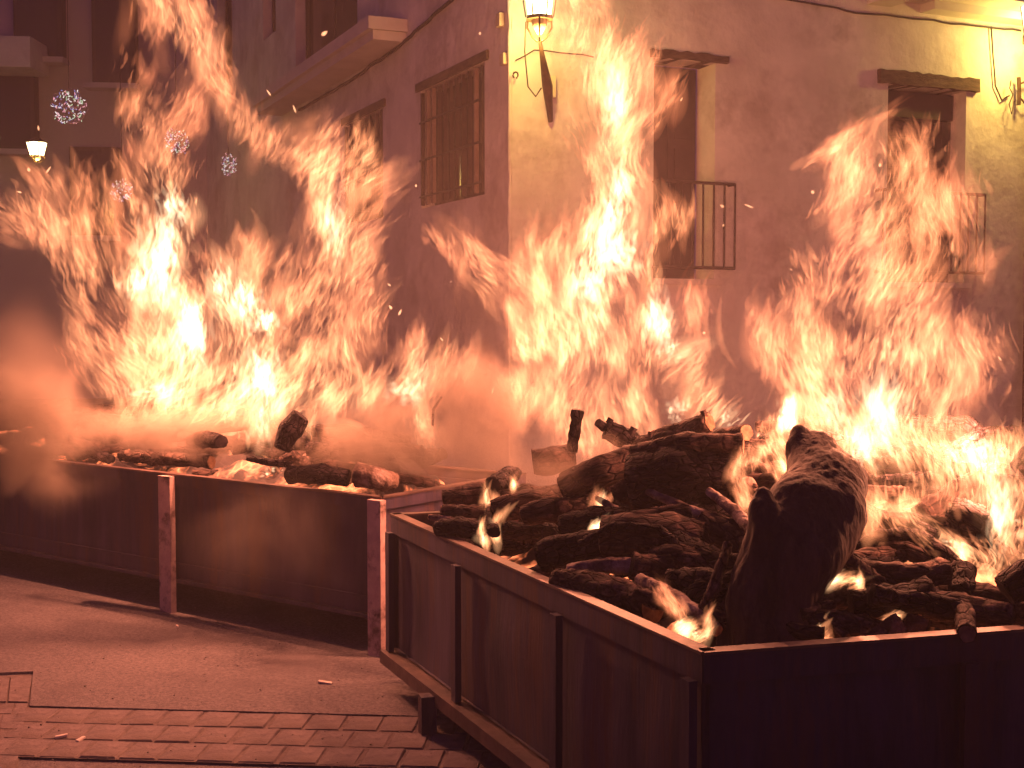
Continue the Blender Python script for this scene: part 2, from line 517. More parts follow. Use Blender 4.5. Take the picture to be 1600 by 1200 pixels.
# right wall openings
d1r, d1t = onwall(1118, 99, 'R'); d1l = onwall(1022, 99, 'R')[0]; d1b = onwall(1110, 436, 'R')[1]
d2r, d2t = onwall(1510, 143, 'R'); d2l = onwall(1388, 129, 'R')[0]; d2b = d1b
H = 7.2
opR = [(d1l, d1r, d1b, d1t), (d2l, d2r, d2b, d2t)]
wall('R', 10.5, H, opR, .34)
for i, (a, b, c, d) in enumerate(opR):
    # shutter panel of boards behind the opening
    nb = 6
    sh = empty('shutter', wpt('R', a, c, -.3)); setw(sh, house)
    sh.matrix_parent_inverse = Matrix.Translation(house.location).inverted()
    def part(name, s0, s1, z0, z1, o0, o1, mat):
        D, N = DR, NR
        bm = bmesh.new()
        box_axes(bm, wpt('R', (s0 + s1) / 2, (z0 + z1) / 2, (o0 + o1) / 2) - sh.location, D, N, Z, (s1 - s0) / 2, (o1 - o0) / 2, (z1 - z0) / 2)
        bmesh.ops.recalc_face_normals(bm, faces=bm.faces)
        return obj(name, bm, mat, sh)
    part('backing', a, b, c, d, -.42, -.36, M['shutter'])
    if i == 1:
        part('head_box', a + .02, b - .02, d - .30, d - .02, -.355, -.18, M['shutter'])
        part('frame_post', b - .14, b - .01, c, d - .31, -.355, -.22, M['grille'])
        for k in range(26):
            zz = d - .32 - k * .085
            if zz - .08 > c: part('slat', a + .04, b - .15, zz - .078, zz, -.355, -.325 + .004 * (k % 2), M['lintel'])
    else:
        w_ = (b - a - .04) / 2
        for k in range(2):
            part('door_leaf', a + .02 + k * w_, a + .01 + (k + 1) * w_, c + .02, d - .04, -.355, -.31, M['shutter'])
            for q in range(3):
                z0 = c + .12 + q * (d - c - .2) / 3
                part('door_panel', a + .09 + k * w_, a - .06 + (k + 1) * w_, z0, z0 + (d - c) / 3 - .16, -.308, -.29, M['shutter'])
# lintels
l1a, l1z1 = onwall(1015, 72, 'R'); l1b, l1z0 = onwall(1135, 97, 'R')
wbox('lintel', 'R', l1a, l1b, d1t, l1z1 - .03, -.30, .05, M['lintel'], rough=.012)
l2a = onwall(1371, 110, 'R')[0]; l2b = onwall(1526, 122, 'R')[0]
l2z = onwall(1371, 106, 'R')[1]
wbox('lintel', 'R', l2a, l2b, d2t + .004, l2z - .02, -.30, .06, M['lintel'], rough=.014)
# railings
def railing(a, b, z0, z1, lab=None):
    rl = empty('railing', wpt('R', a, z0, .1)); setw(rl, house)
    def cyl(name, p, q, r):
        bm = bmesh.new(); tube(bm, [p - rl.location, q - rl.location], r, 8)
        return obj(name, bm, M['grille'], rl)
    for z in (z0, z1): cyl('rail', wpt('R', a, z, .12), wpt('R', b, z, .12), .016)
    for s in (a, b):
        cyl('rail', wpt('R', s, z1, .12), wpt('R', s, z1, 0), .014); cyl('rail', wpt('R', s, z0, .12), wpt('R', s, z0, 0), .014)
    n = int((b - a) / .115)
    for k in range(n + 1):
        s = a + (b - a) * k / n
        cyl('baluster', wpt('R', s, z0, .12), wpt('R', s, z1, .12), .011)
    return rl
r1b, r1z1 = onwall(1138, 290, 'R'); r1z0 = onwall(1138, 420, 'R')[1]
railing(l1a + .05, r1b, r1z0, r1z1)
r2b, r2z1 = onwall(1527, 306, 'R')
railing(l2a, r2b, r1z0, r2z1)
wbox('door_sill', 'R', d1l - .08, d1r + .08, d1b - .06, d1b - .003, -.3, .05, M['slab'])
wbox('door_sill', 'R', d2l - .08, d2r + .08, d2b - .06, d2b - .003, -.3, .05, M['slab'])
# balcony slab at the top right with its moulded brackets
bs0, bz = onwall(1392, 4, 'R')
wbox('balcony_slab', 'R', bs0, 9.5, bz + .02, bz + .22, .002, .55, M['slab'])
wbox('balcony_bracket', 'R', bs0 - .32, bs0 - .01, bz - .05, bz + .3, .002, .30, M['slab'])
wbox('cornice', 'R', bs0 + .4, 9.5, bz - .07, bz + .018, .002, .22, M['slab'])

# left wall openings
w1r, w1t = onwall(757, 96, 'L'); w1l, w1b = onwall(659, 326, 'L')
w2r, w2t = onwall(598, 168, 'L'); w2l = onwall(540, 200, 'L')[0]
w2b = w1b
b0, b1 = onwall(570, 80, 'L')[0] + .3, onwall(462, 80, 'L')[0]
slz = onwall(637, 50, 'L')[1]
w3 = (onwall(431, 40, 'L')[0], onwall(411, 40, 'L')[0]); w4 = (onwall(363, 60, 'L')[0], onwall(340, 60, 'L')[0])
z3 = onwall(420, 57, 'L')[1]; z4 = onwall(352, 128, 'L')[1]
opL = [(w1r, w1l, w1b, w1t), (w2r, w2l, w2b, w2t), (b0, b1, slz + .13, 6.9), (w3[0], w3[1], z3, 9), (w4[0], w4[1], z4, 9.2)]
wall('L', 26, 10.5, opL, .22)
for i, (a, b, c, d) in enumerate(opL):
    wd = empty('window', wpt('L', a, c, -.2)); setw(wd, house)
    def wp(name, s0, s1, z0, z1, o0, o1, mat):
        bm = bmesh.new()
        box_axes(bm, wpt('L', (s0 + s1) / 2, (z0 + z1) / 2, (o0 + o1) / 2) - wd.location, DL, NL, Z, (s1 - s0) / 2, (o1 - o0) / 2, (z1 - z0) / 2)
        bmesh.ops.recalc_face_normals(bm, faces=bm.faces)
        return obj(name, bm, mat, wd)
    wp('pane', a, b, c, d, -.24, -.2, M['glass'])
    wp('frame', a + .01, a + .07, c, d, -.195, -.15, M['shutter']); wp('frame', b - .07, b - .01, c, d, -.195, -.15, M['shutter'])
    wp('frame', (a + b) / 2 - .035, (a + b) / 2 + .035, c, d, -.195, -.15, M['shutter'])
    wp('shutter_leaf', a + .08, (a + b) / 2 - .04, c + .02, d - .02, -.19, -.16, M['shutter'])
    if i < 2:
        nbar = 11 if i == 0 else 8
        for k in range(nbar):
            s = a + .04 + (b - a - .08) * k / (nbar - 1)
            pale = (i == 0 and k in (nbar - 2, nbar - 3, 1))
            hw = .018 if pale else .012
            wp('grille_bar', s - hw, s + hw, c + .03, d - .03, -.02, .02, M['rail_pale'] if pale else M['grille'])
        for zz in (c + .12, c + (d - c) * .4, c + (d - c) * .72):
            wp('grille_bar', a + .02, b - .02, zz - .010, zz + .010, .0215, .035, M['grille'])
        wp('lintel', a - .12, b + .12, d + .003, d + .09, -.15, .03, M['lintel'])
# balcony slab of the left wall, stepped moulding
ss0 = onwall(637, 50, 'L')[0]
sz0 = onwall(637, 68, 'L')[1]
wbox('balcony_slab', 'L', ss0, b1 + .9, sz0 + .13, sz0 + .27, .002, .46, M['slab'])
wbox('balcony_moulding', 'L', ss0 + .03, b1 + .87, sz0 + .02, sz0 + .127, .002, .40, M['slab'])

bm = bmesh.new(); rings = []
for i in range(90):
    z = i * 7.2 / 89
    rr_ = .022 + .014 * mnoise.noise(Vector((0, 0, z * 5))) + .010 * mnoise.noise(Vector((3, 0, z * 17)))
    rings.append([bm.verts.new(CORN + Vector((-.018 + rr_ * math.cos(a), .02 + rr_ * 1.1 * math.sin(a), z))) for a in np.linspace(0, 2 * math.pi, 9)[:-1]])
for a, b in zip(rings, rings[1:]):
    for k in range(8): bm.faces.new((a[k], a[(k + 1) % 8], b[(k + 1) % 8], b[k]))
bm.normal_update()
setw(obj('corner_plaster', bm, M['plaster'], None, True), house)

def cable(pts, r, lab):
    bm = bmesh.new()
    dense = []
    for a, b in zip(pts, pts[1:]):
        n = max(2, int((b - a).length / .12))
        for k in range(n):
            f = k / n
            j = Vector((mnoise.noise(a + (b - a) * f * 3) * .012, 0, mnoise.noise((a + (b - a) * f) * 4) * .018))
            dense.append(a + (b - a) * f + j)
    dense.append(pts[-1])
    tube(bm, dense, r, 6)
    return tag(obj('cable', bm, M['cable']), lab, 'cable')
def onw(px, py, side, out=.03):
    s, z = onwall(px, py, side)
    return wpt(side, s, z, out)
cable([onw(1200, -4, 'R'), onw(1350, 22, 'R'), onw(1470, 35, 'R'), onw(1592, 49, 'R')], .010, 'thin black cable running along the plaster above the right doors')
cable([onw(1546, 42, 'R'), onw(1549, 90, 'R'), onw(1552, 135, 'R'), onw(1562, 158, 'R'), onw(1574, 150, 'R')], .009, 'twisted black cable dropping down the yellow lit plaster to the right bracket')
cable([onw(720, -10, 'L'), onw(640, 62, 'L'), onw(600, 92, 'L'), onw(540, 133, 'L'), onw(470, 172, 'L')], .02, 'dark cable climbing the plaster under the left balcony slab')
cable([onw(803, 95, 'R'), onw(832, 80, 'R'), onw(870, 82, 'R'), onw(925, 90, 'R')], .006, 'thin wire crossing the yellow wall below the corner lantern')
# junction boxes on the corner
for (px, py, h, lab) in ((786, 32, .13, 'small pale junction box high on the corner beside the lantern'), (792, 93, .11, 'small pale junction box lower on the corner beside the wire')):
    s, z = onwall(px, py, 'L')
    bm = bmesh.new()
    box_axes(bm, wpt('L', s, z, .03), DL, NL, Z, .05, .028, h / 2)
    bmesh.ops.bevel(bm, geom=bm.edges[:], offset=.008, segments=1, affect='EDGES')
    tag(obj('junction_box', bm, M['box']), lab, 'junction box')
# hook on the corner
bm = bmesh.new()
c0 = P(806, 118, 11.95)
tube(bm, [c0 + Vector((.02 * math.cos(a) * (1 + a * .1), -.02, .028 * math.sin(a))) for a in np.linspace(-1.5, 4.2, 12)], .009, 6)
tag(obj('wall_hook', bm, M['iron_dark']), 'curled iron hook on the house corner below the lantern', 'hook')
# drainpipe at the right edge
s, _ = onwall(1599, 200, 'R')
pipe = empty('drainpipe', wpt('R', s + .05, 0, .09))
tag(pipe, 'dark brown drainpipe running up the wall at the right edge', 'drainpipe')
bm = bmesh.new(); tube(bm, [Vector((0, 0, 0)), Vector((0, 0, 7))], .055, 12); obj('pipe', bm, M['lintel'], pipe, True)
for z in (2.3, 3.6, 4.9):
    bm = bmesh.new(); tube(bm, [Vector((0, 0, z)), Vector((0, 0, z + .06))], .068, 12); obj('collar', bm, M['iron_dark'], pipe)

# ------------------------------------------------------------------ far house closing the street
far = empty('far_house', (-12, 25, 0))
tag(far, 'dim purple house at the far end of the street behind the left fire', 'house')
bm = bmesh.new()
box_axes(bm, Vector((0, 1.5, 6)), Vector((1, .1, 0)).normalized(), Vector((-.1, 1, 0)).normalized(), Z, 9, 1.5, 6)
obj('wall', bm, M['plaster_far'], far)
for (px, py, w, h) in ((62, 15, .9, 1.9), (180, 60, .8, 1.8), (20, 170, .9, 1.6), (150, 300, .9, 1.7)):
    p = P(px, py, 24.9) - Vector(far.location)
    wi = None
    bm = bmesh.new(); box_axes(bm, p, Vector((1, .1, 0)).normalized(), Vector((0, 1, 0)), Z, w / 2, .12, h / 2)
    wi = obj('window', bm, M['shutter'], far)
    bm = bmesh.new(); box_axes(bm, p + Vector((0, -.14, 0)), Vector((1, .1, 0)).normalized(), Vector((0, 1, 0)), Z, w / 2 - .08, .01, h / 2 - .08)
    obj('pane', bm, M['glass'], wi)
    bm = bmesh.new(); box_axes(bm, p + Vector((0, -.2, -h / 2 - .06)), Vector((1, .1, 0)).normalized(), Vector((0, 1, 0)), Z, w / 2 + .1, .2, .05)
    obj('sill', bm, M['plaster_far'], far)
bm = bmesh.new(); box_axes(bm, P(-2, 88, 24.3) - Vector(far.location), Vector((1, .1, 0)).normalized(), Vector((0, 1, 0)), Z, .75, .5, .28)
obj('balcony', bm, M['plaster'], far)

# ------------------------------------------------------------------ lanterns
def lantern(name, base, s, lab, mat, dirv, power, visible_bracket=True, drop=1.0):
    t = empty(name, base)
    tag(t, lab, 'lantern', 'wall lanterns')
    # glass: six-sided, wider at the top
    def frustum(n_, z0, z1, r0, r1, m_, par=t):
        bm = bmesh.new()
        tube(bm, [Vector((0, 0, z0)), Vector((0, 0, z1))], [r0, r1], 6); return obj(n_, bm, m_, par)
    frustum('glass', .0, .40 * s, .115 * s, .175 * s, mat)
    frustum('roof', .405 * s, .56 * s, .20 * s, .05 * s, M['iron_dark'])
    frustum('base_ring', -.035 * s, -.004, .135 * s, .125 * s, M['iron_dark'])
    fr = bmesh.new()
    for k in range(6):
        a = 2 * math.pi * k / 6
        tube(fr, [Vector((math.cos(a) * .121 * s, math.sin(a) * .121 * s, -.01)), Vector((math.cos(a) * .183 * s, math.sin(a) * .183 * s, .405 * s))], .007 * s, 5)
    obj('frame', fr, M['iron_dark'], t)
    cup = bmesh.new(); tube(cup, [Vector((0, 0, -.036 * s)), Vector((0, 0, -.10 * s)), Vector((0, 0, -.16 * s))], [.075 * s, .06 * s, .02 * s], 10); obj('cup', cup, M['box'], t, True)
    for k in range(3):
        a = 2 * math.pi * k / 3 + .5
        bm = bmesh.new()
        e = Vector((math.cos(a), math.sin(a), 0))
        tube(bm, [e * (.12 * s) + Z * (-.03 * s), e * (.125 * s) + Z * (-.09 * s), e * (.07 * s) + Z * (-.18 * s), e * (.02 * s) + Z * (-.22 * s)], .009 * s, 6)
        obj('scroll', bm, M['iron_dark'], t)
    if visible_bracket:
        bm = bmesh.new()
        tube(bm, [Vector((0, 0, -.20 * s)), dirv * .35 + Z * (-.36 * s), dirv * .7 + Z * (-.52 * s), dirv + Z * (-.82 * s)], [.012 * s, .03 * s, .05 * s, .022 * s], 8)
        obj('bracket_arm', bm, M['iron_dark'], t, True)
        bm = bmesh.new(); box_axes(bm, dirv + Z * (-.5 * s), Vector((1, 0, 0)), Vector((0, 1, 0)), Z, .05, .02, .1); obj('wall_plate', bm, M['box'], t)
        bm = bmesh.new()
        tube(bm, [Vector((-.12 * s, 0, -.05 * s)), Vector((-.13 * s, .05, -.3 * s)), Vector((-.10 * s, .1, -.6 * s)), Vector((-.03, .14, -.68 * s)), Vector((.02, .16, -.6 * s))], .007, 6)
        obj('lead', bm, M['cable'], t)
    ld = bpy.data.lights.new('lantern_bulb', 'POINT')
    ld.color = (1, .64, .13); ld.energy = power; ld.shadow_soft_size = .08
    lo_ = bpy.data.objects.new('lantern_bulb', ld); COL.objects.link(lo_); lo_.parent = t; lo_.location = (0, -.02, -.14 * s - .03)
    return t
lp = P(843, 25, 11.45)
wd_ = (wpt('R', onwall(858, 118, 'R')[0], 0, .03) - Vector((lp.x, lp.y, 0)))
lantern('wall_lantern', lp, 1.0, 'lit iron lantern on a bracket at the house corner above the middle fire', M['lamp_glass'], wd_, 62)
lp2 = P(1618, 52, 14.1)
rl = lantern('wall_lantern', lp2, 1.0, 'lantern glowing yellow at the right edge above its scrolled iron bracket', M['lamp_glass'], wpt('R', onwall(1596, 140, 'R')[0], 0, .03) - Vector((lp2.x, lp2.y, 0)), 95, False)
bm = bmesh.new()
for pts, r in (([(1581, 123), (1582, 145), (1581, 166)], .022), ([(1583, 133), (1592, 130), (1606, 128)], .012),
               ([(1583, 155), (1590, 163), (1600, 160), (1604, 148), (1598, 141), (1592, 147)], .010),
               ([(1569, 128), (1567, 140), (1572, 150), (1566, 165), (1570, 180), (1574, 160)], .007)):
    tube(bm, [onw(x, y, 'R', .10) - lp2 for x, y in pts], r, 6)
obj('bracket', bm, M['iron_dark'], rl)
lp3 = P(58, 243, 21)
l3 = lantern('wall_lantern', lp3, .75, 'small bright lantern far down the street above the left flames', M['lamp_glass_far'], Vector((0, .5, 0)), 25, False)
l3.scale = (1.25, 1.25, .68)
lp4 = P(-14, 246, 20)
lantern('wall_lantern', lp4, .8, 'far lantern cut by the left edge of the picture', M['lamp_glass_far'], Vector((0, .5, 0)), 30, False)

# ------------------------------------------------------------------ light balls over the street
led = [emis('led_white', (1, .86, .85), .9), emis('led_pink', (1, .42, .5), .8), emis('led_blue', (.42, .36, .8), .5), emis('led_green', (.6, .8, .5), .7)]
M['ball_wire'] = surf('ball_wire', (.4, .3, .33), (.6, .45, .48), 30, .4, 0, metal=.6)
def light_ball(px, py, rp, Y, lab, sq=1.0, seed=0):
    c = P(px, py, Y); r = rp * Y / FPX
    t = empty('light_ball', c); tag(t, lab, 'light ball', 'light balls strung over the street')
    rr = random.Random(seed)
    def rd():
        v = Vector((rr.gauss(0, 1), rr.gauss(0, 1), rr.gauss(0, 1))).normalized(); v.x *= sq; return v
    bm = bmesh.new()
    for k in range(26):
        a = rd(); b = (a + Vector((rr.uniform(-1, 1), rr.uniform(-1, 1), rr.uniform(-1, 1))) * .9)
        pts = []
        for i in range(7):
            q = a.lerp(b, i / 6); q.normalize(); q.x *= sq; pts.append(q * r * rr.uniform(.93, 1.02))
        tube(bm, pts, r * .025, 5)
    obj('wire_shell', bm, M['ball_wire'], t)
    for mi, m_ in enumerate(led):
        bm = bmesh.new()
        for k in range(int(42 if mi == 0 else 30)):
            q = rd() * r * rr.uniform(.6, 1.0)
            w = Vector((rr.uniform(-1, 1), rr.uniform(-1, 1), rr.uniform(-1, 1))) * r * .13
            tube(bm, [q, q + w * .6, q + w + Vector((0, 0, r * .05))], r * .026, 5)
        obj('led_string', bm, m_, t)
    bm = bmesh.new(); tube(bm, [Vector((0, 0, r)), Vector((0, 0, 4.5))], .003, 4); obj('hanging_wire', bm, M['cable'], t)
light_ball(108, 167, 28, 12.5, 'largest light ball, purple and white, hanging clear of the flames at upper left', 1, 1)
light_ball(276, 222, 20, 12.8, 'light ball half hidden behind the tall left column of flame', 1, 2)
light_ball(357, 258, 17, 13.2, 'greenish narrow light ball in the gap of the left flames', .75, 3)
light_ball(191, 298, 18, 12.8, 'lowest light ball, glimmering through the left wing of flame', 1, 4)

# ================================================================== TROUGHS
RIM = .75
def trough(name, lab, A, B, C, D_, bottom, posts, rail_h=.07, post_mat='steel', panel_post=.0, legs=(), liner=None):
    """A,B,C,D_ = rim corners (counter-clockwise); posts: {side: [fractions]}"""
    c = (A + C) / 2; t = empty(name, (c.x, c.y, 0)); tag(t, lab, 'fire trough', 'steel fire troughs')
    off = Vector((c.x, c.y, 0))
    cr = [Vector((p.x, p.y, 0)) - off for p in (A, B, C, D_)]
    n = 4
    for i in range(4):
        p, q = cr[i], cr[(i + 1) % 4]
        d = (q - p).normalized(); nr = Vector((d.y, -d.x, 0))
        if nr.dot((p + q) / 2) < 0: nr = -nr
        fr = [0] + list(posts.get(i, [])) + [1]
        for a, b in zip(fr, fr[1:]):
            bm = bmesh.new()
            pa, pb = p.lerp(q, a) + d * .0015, p.lerp(q, b) - d * .0015
            # slightly buckled plate
            nx, nz = 22, 14
            g = []
            for ix in range(nx + 1):
                col = []
                for iz in range(nz + 1):
                    f, h = ix / nx, iz / nz
                    bow = (.022 * mnoise.noise(pa * 3 + Vector((i, 0, 0))) * 2 + .012 * mnoise.noise(pa.lerp(pb, f) * 6 + Z * h * 2.5)) * math.sin(math.pi * f) * math.sin(math.pi * h)
                    col.append(pa.lerp(pb, f) + Z * (bottom + .02 + h * (RIM - rail_h - bottom - .022)) + nr * (bow - .012))
                g.append(col)
            for side in (0, 1):
                vv = [[bm.verts.new(x - nr * (.006 * side)) for x in col] for col in g]
                for ix in range(nx):
                    for iz in range(nz):
                        bm.faces.new((vv[ix][iz], vv[ix + 1][iz], vv[ix + 1][iz + 1], vv[ix][iz + 1]))
            setp = obj('panel', bm, M['steel'], t, True)
        # rails
        bm = bmesh.new()
        a, b = p - d * .002, q + d * .002
        bar(bm, a + Z * (RIM - rail_h / 2) , b + Z * (RIM - rail_h / 2), .012, rail_h)
        obj('top_rail', bm, M['steel'], t)
        bm = bmesh.new()
        bar(bm, a + Z * (RIM + .0045) - nr * .012, b + Z * (RIM + .0045) - nr * .012, .046, .008)
        obj('rim', bm, M['steel_rail'], t)
        bm = bmesh.new()
        if liner == 'near':
            bar(bm, a + Z * (bottom + .006) + nr * .022, b + Z * (bottom + .006) + nr * .022, .075, .012)
            bar(bm, a + Z * (bottom - .020) + nr * .055, b + Z * (bottom - .020) + nr * .055, .008, .045)
        else:
            bar(bm, a + Z * (bottom + .006) - nr * .004, b + Z * (bottom + .006) - nr * .004, .022, .020)
            bar(bm, a + Z * (bottom + .10) + nr * .0, b + Z * (bottom + .10) + nr * .0, .006, .010)
        obj('bottom_rail', bm, M['steel_rail'] if name == 'fire_trough' and liner == 'near' else M['steel'], t)
        for f in posts.get(i, []):
            pc = p.lerp(q, f)
            bm = bmesh.new()
            lowest = 0 if post_mat == 'post' else bottom + .014; topz = RIM - .004 if post_mat == 'post' else RIM - rail_h * .9
            box_axes(bm, pc + nr * .026 + Z * ((topz + lowest) / 2), d, nr, Z, .048 if post_mat == 'post' else .022, .018 if post_mat == 'post' else .012, (topz - lowest) / 2)
            obj('post', bm, M[post_mat], t)
    for (fx, pm, w_) in legs:
        bm = bmesh.new()
        q = fx - off
        box_axes(bm, Vector((q.x, q.y, 0)) + Z * ((fx.z) / 2), Vector((1, .3, 0)).normalized(), Vector((-.3, 1, 0)).normalized(), Z, w_, w_, fx.z / 2)
        obj('leg', bm, M[pm], t)
    # floor plate
    bm = bmesh.new(); bm.faces.new([bm.verts.new(x + Z * (bottom + .02)) for x in cr]); obj('floor_plate', bm, M['steel'], t)
    return t
# left trough
la = G(597, 779, RIM); lb_ = G(160, 730, RIM)
ld_ = (lb_ - la).normalized(); lback = Vector((-ld_.y, ld_.x, 0))
if lback.y < 0: lback = -lback
LLEN = 4.3
LA, LB = la, la + ld_ * LLEN
LC, LD = LB + lback * 1.15, LA + lback * 1.15
p2 = (G(265, 742, RIM) - la).dot(ld_) / LLEN
legs = [(Vector((LB.x, LB.y, .17)), 'post', .03), (Vector((LC.x, LC.y, .17)), 'post', .03), (Vector((LD.x, LD.y, .17)), 'post', .03)]
left_trough = trough('fire_trough', 'long sooty steel trough on the left with two flaking pale posts', LA, LB, LC, LD, .17, {0: [p2]}, .055, 'post', legs=legs, liner='far')
# its end post
bm = bmesh.new(); o_ = left_trough.location
box_axes(bm, Vector((LA.x - o_.x, LA.y - o_.y, (RIM - .004) / 2)) - ld_ * -.012 - lback * .026, ld_, lback, Z, .042, .02, (RIM - .004) / 2)
obj('post', bm, M['post'], left_trough)
# near trough
NA = G(1100, 1023, RIM); NB = G(613, 805, RIM); NE = G(1600, 986, RIM)
nd = (NE - NA).normalized()
ND = NA + nd * 2.7
NC = NB + (ND - NA)
def fr_left(px, py): return (G(px, py, RIM) - NA).dot((NB - NA).normalized()) / (NB - NA).length
near_trough = trough('fire_trough', 'large dark steel trough nearest the camera heaped with charred logs', NA, NB, NC, ND, .155,
       {0: [.012, fr_left(880, 925), fr_left(722, 854), .985], 3: [.72]}, .075, 'steel', liner='near',
       legs=[(Vector((G(668, 1146).x, G(668, 1146).y, .15)), 'steel', .03), (Vector((ND.x - .05, ND.y, .15)), 'steel', .035), (Vector((NC.x, NC.y, .15)), 'steel', .035), (Vector((NA.x + .02, NA.y + .06, .15)), 'steel', .035)])

# ================================================================== LOGS
def log_mesh(pts, rad, seed, n=26, rough=.10, groove=.07):
    """knobbly tube through pts; returns bm and end rings"""
    # resample
    P_, R_ = [], []
    for i in range(len(pts) - 1):
        L = (pts[i + 1] - pts[i]).length
        m_ = max(4, min(34, int(L / (.32 * max(.015, rad[i])))))
        for k in range(m_):
            f = k / m_
            P_.append(pts[i].lerp(pts[i + 1], f)); R_.append(rad[i] * (1 - f) + rad[i + 1] * f)
    P_.append(pts[-1]); R_.append(rad[-1])
    # smooth centre line
    for _ in range(2):
        P_ = [P_[0]] + [(P_[i - 1] + P_[i] * 2 + P_[i + 1]) / 4 for i in range(1, len(P_) - 1)] + [P_[-1]]
    bm = bmesh.new(); rings = []; gl = bm.verts.layers.float_vector.new('grain'); acc = 0.0
    so = Vector((seed * 3.7, seed * 1.3, seed * .9))
    for i, p in enumerate(P_):
        t = (P_[min(i + 1, len(P_) - 1)] - P_[max(i - 1, 0)]).normalized()
        s = t.cross(Vector((.3, .9, .2))).normalized(); q = t.cross(s)
        r = R_[i]; ring = []
        if i: acc += (P_[i] - P_[i - 1]).length
        for k in range(n):
            a = 2 * math.pi * k / n
            dv = s * math.cos(a) + q * math.sin(a)
            nn = mnoise.noise((p + dv * r) / max(r, .02) * .9 + so) * rough + mnoise.noise(Vector((math.cos(a) * 2.6, math.sin(a) * 2.6, i * .12)) + so) * groove
            nn += mnoise.noise((p + dv * r) / max(r, .02) * 3.1 + so) * rough * .45
            nn -= abs(mnoise.noise(Vector((math.cos(a) * 5.5, math.sin(a) * 5.5, i * .16)) + so)) * groove * 1.2
            bv = bm.verts.new(p + dv * r * (1 + nn * 1.6)); ring.append(bv)
            bv[gl] = Vector((math.cos(a) * r, math.sin(a) * r, acc * .22 + seed))
        rings.append(ring)
    for a, b in zip(rings, rings[1:]):
        for k in range(n): bm.faces.new((a[k], a[(k + 1) % n], b[(k + 1) % n], b[k]))
    return bm, rings, P_
def make_log(label, pts, mat='bark', rough=.10, group='logs burning in the near trough', cut=(True, True), name='log', cat='log', stubs=()):
    """pts: (px, py, Y, r_px)"""
    W = [P(a, b, c) for a, b, c, _ in pts]
    Rr = [r * c / FPX for _, _, c, r in pts]
    base = sum(W, Vector()) / len(W)
    W = [w - base for w in W]
    bm, rings, PP = log_mesh(W, Rr, random.random() * 50, rough=rough)
    for k, e in enumerate((rings[0], rings[-1])):
        c = bm.verts.new(sum((v.co for v in e), Vector()) / len(e) + ((W[0] - W[1]) if k == 0 else (W[-1] - W[-2])).normalized() * (.10 if not cut[k] else .0) * Rr[0 if k == 0 else -1] * 4)
        for i in range(len(e)):
            bm.faces.new((e[i], e[(i + 1) % len(e)], c))
    bmesh.ops.recalc_face_normals(bm, faces=bm.faces)
    ends = []
    for k in (0, 1):
        if cut[k]:
            e = (rings[0], rings[-1])[k]
            cc = sum((v.co for v in e), Vector()) / len(e)
            nn = ((W[0] - W[1]) if k == 0 else (W[-1] - W[-2])).normalized()
            ends.append([(cc + (v.co - cc) * .90 + nn * .004) for v in e] + [cc + nn * .004])
    o = obj(name, bm, M[mat], None, True)
    o.location = base
    tag(o, label, cat, group)
    for e in ends:
        b2 = bmesh.new(); vv = [b2.verts.new(x) for x in e]
        for i in range(len(vv) - 1): b2.faces.new((vv[i], vv[(i + 1) % (len(vv) - 1)], vv[-1]))
        bmesh.ops.recalc_face_normals(b2, faces=b2.faces)
        obj('cut_end', b2, M['char'] if mat == 'char' else M['cut'], o)
    for (a, b, ra, rb_) in stubs:
        b2 = bmesh.new()
        tube(b2, [P(*a) - base, P(*b) - base], [ra * a[2] / FPX, rb_ * b[2] / FPX], 8)
        obj('branch_stub', b2, M[mat], o)
    return o

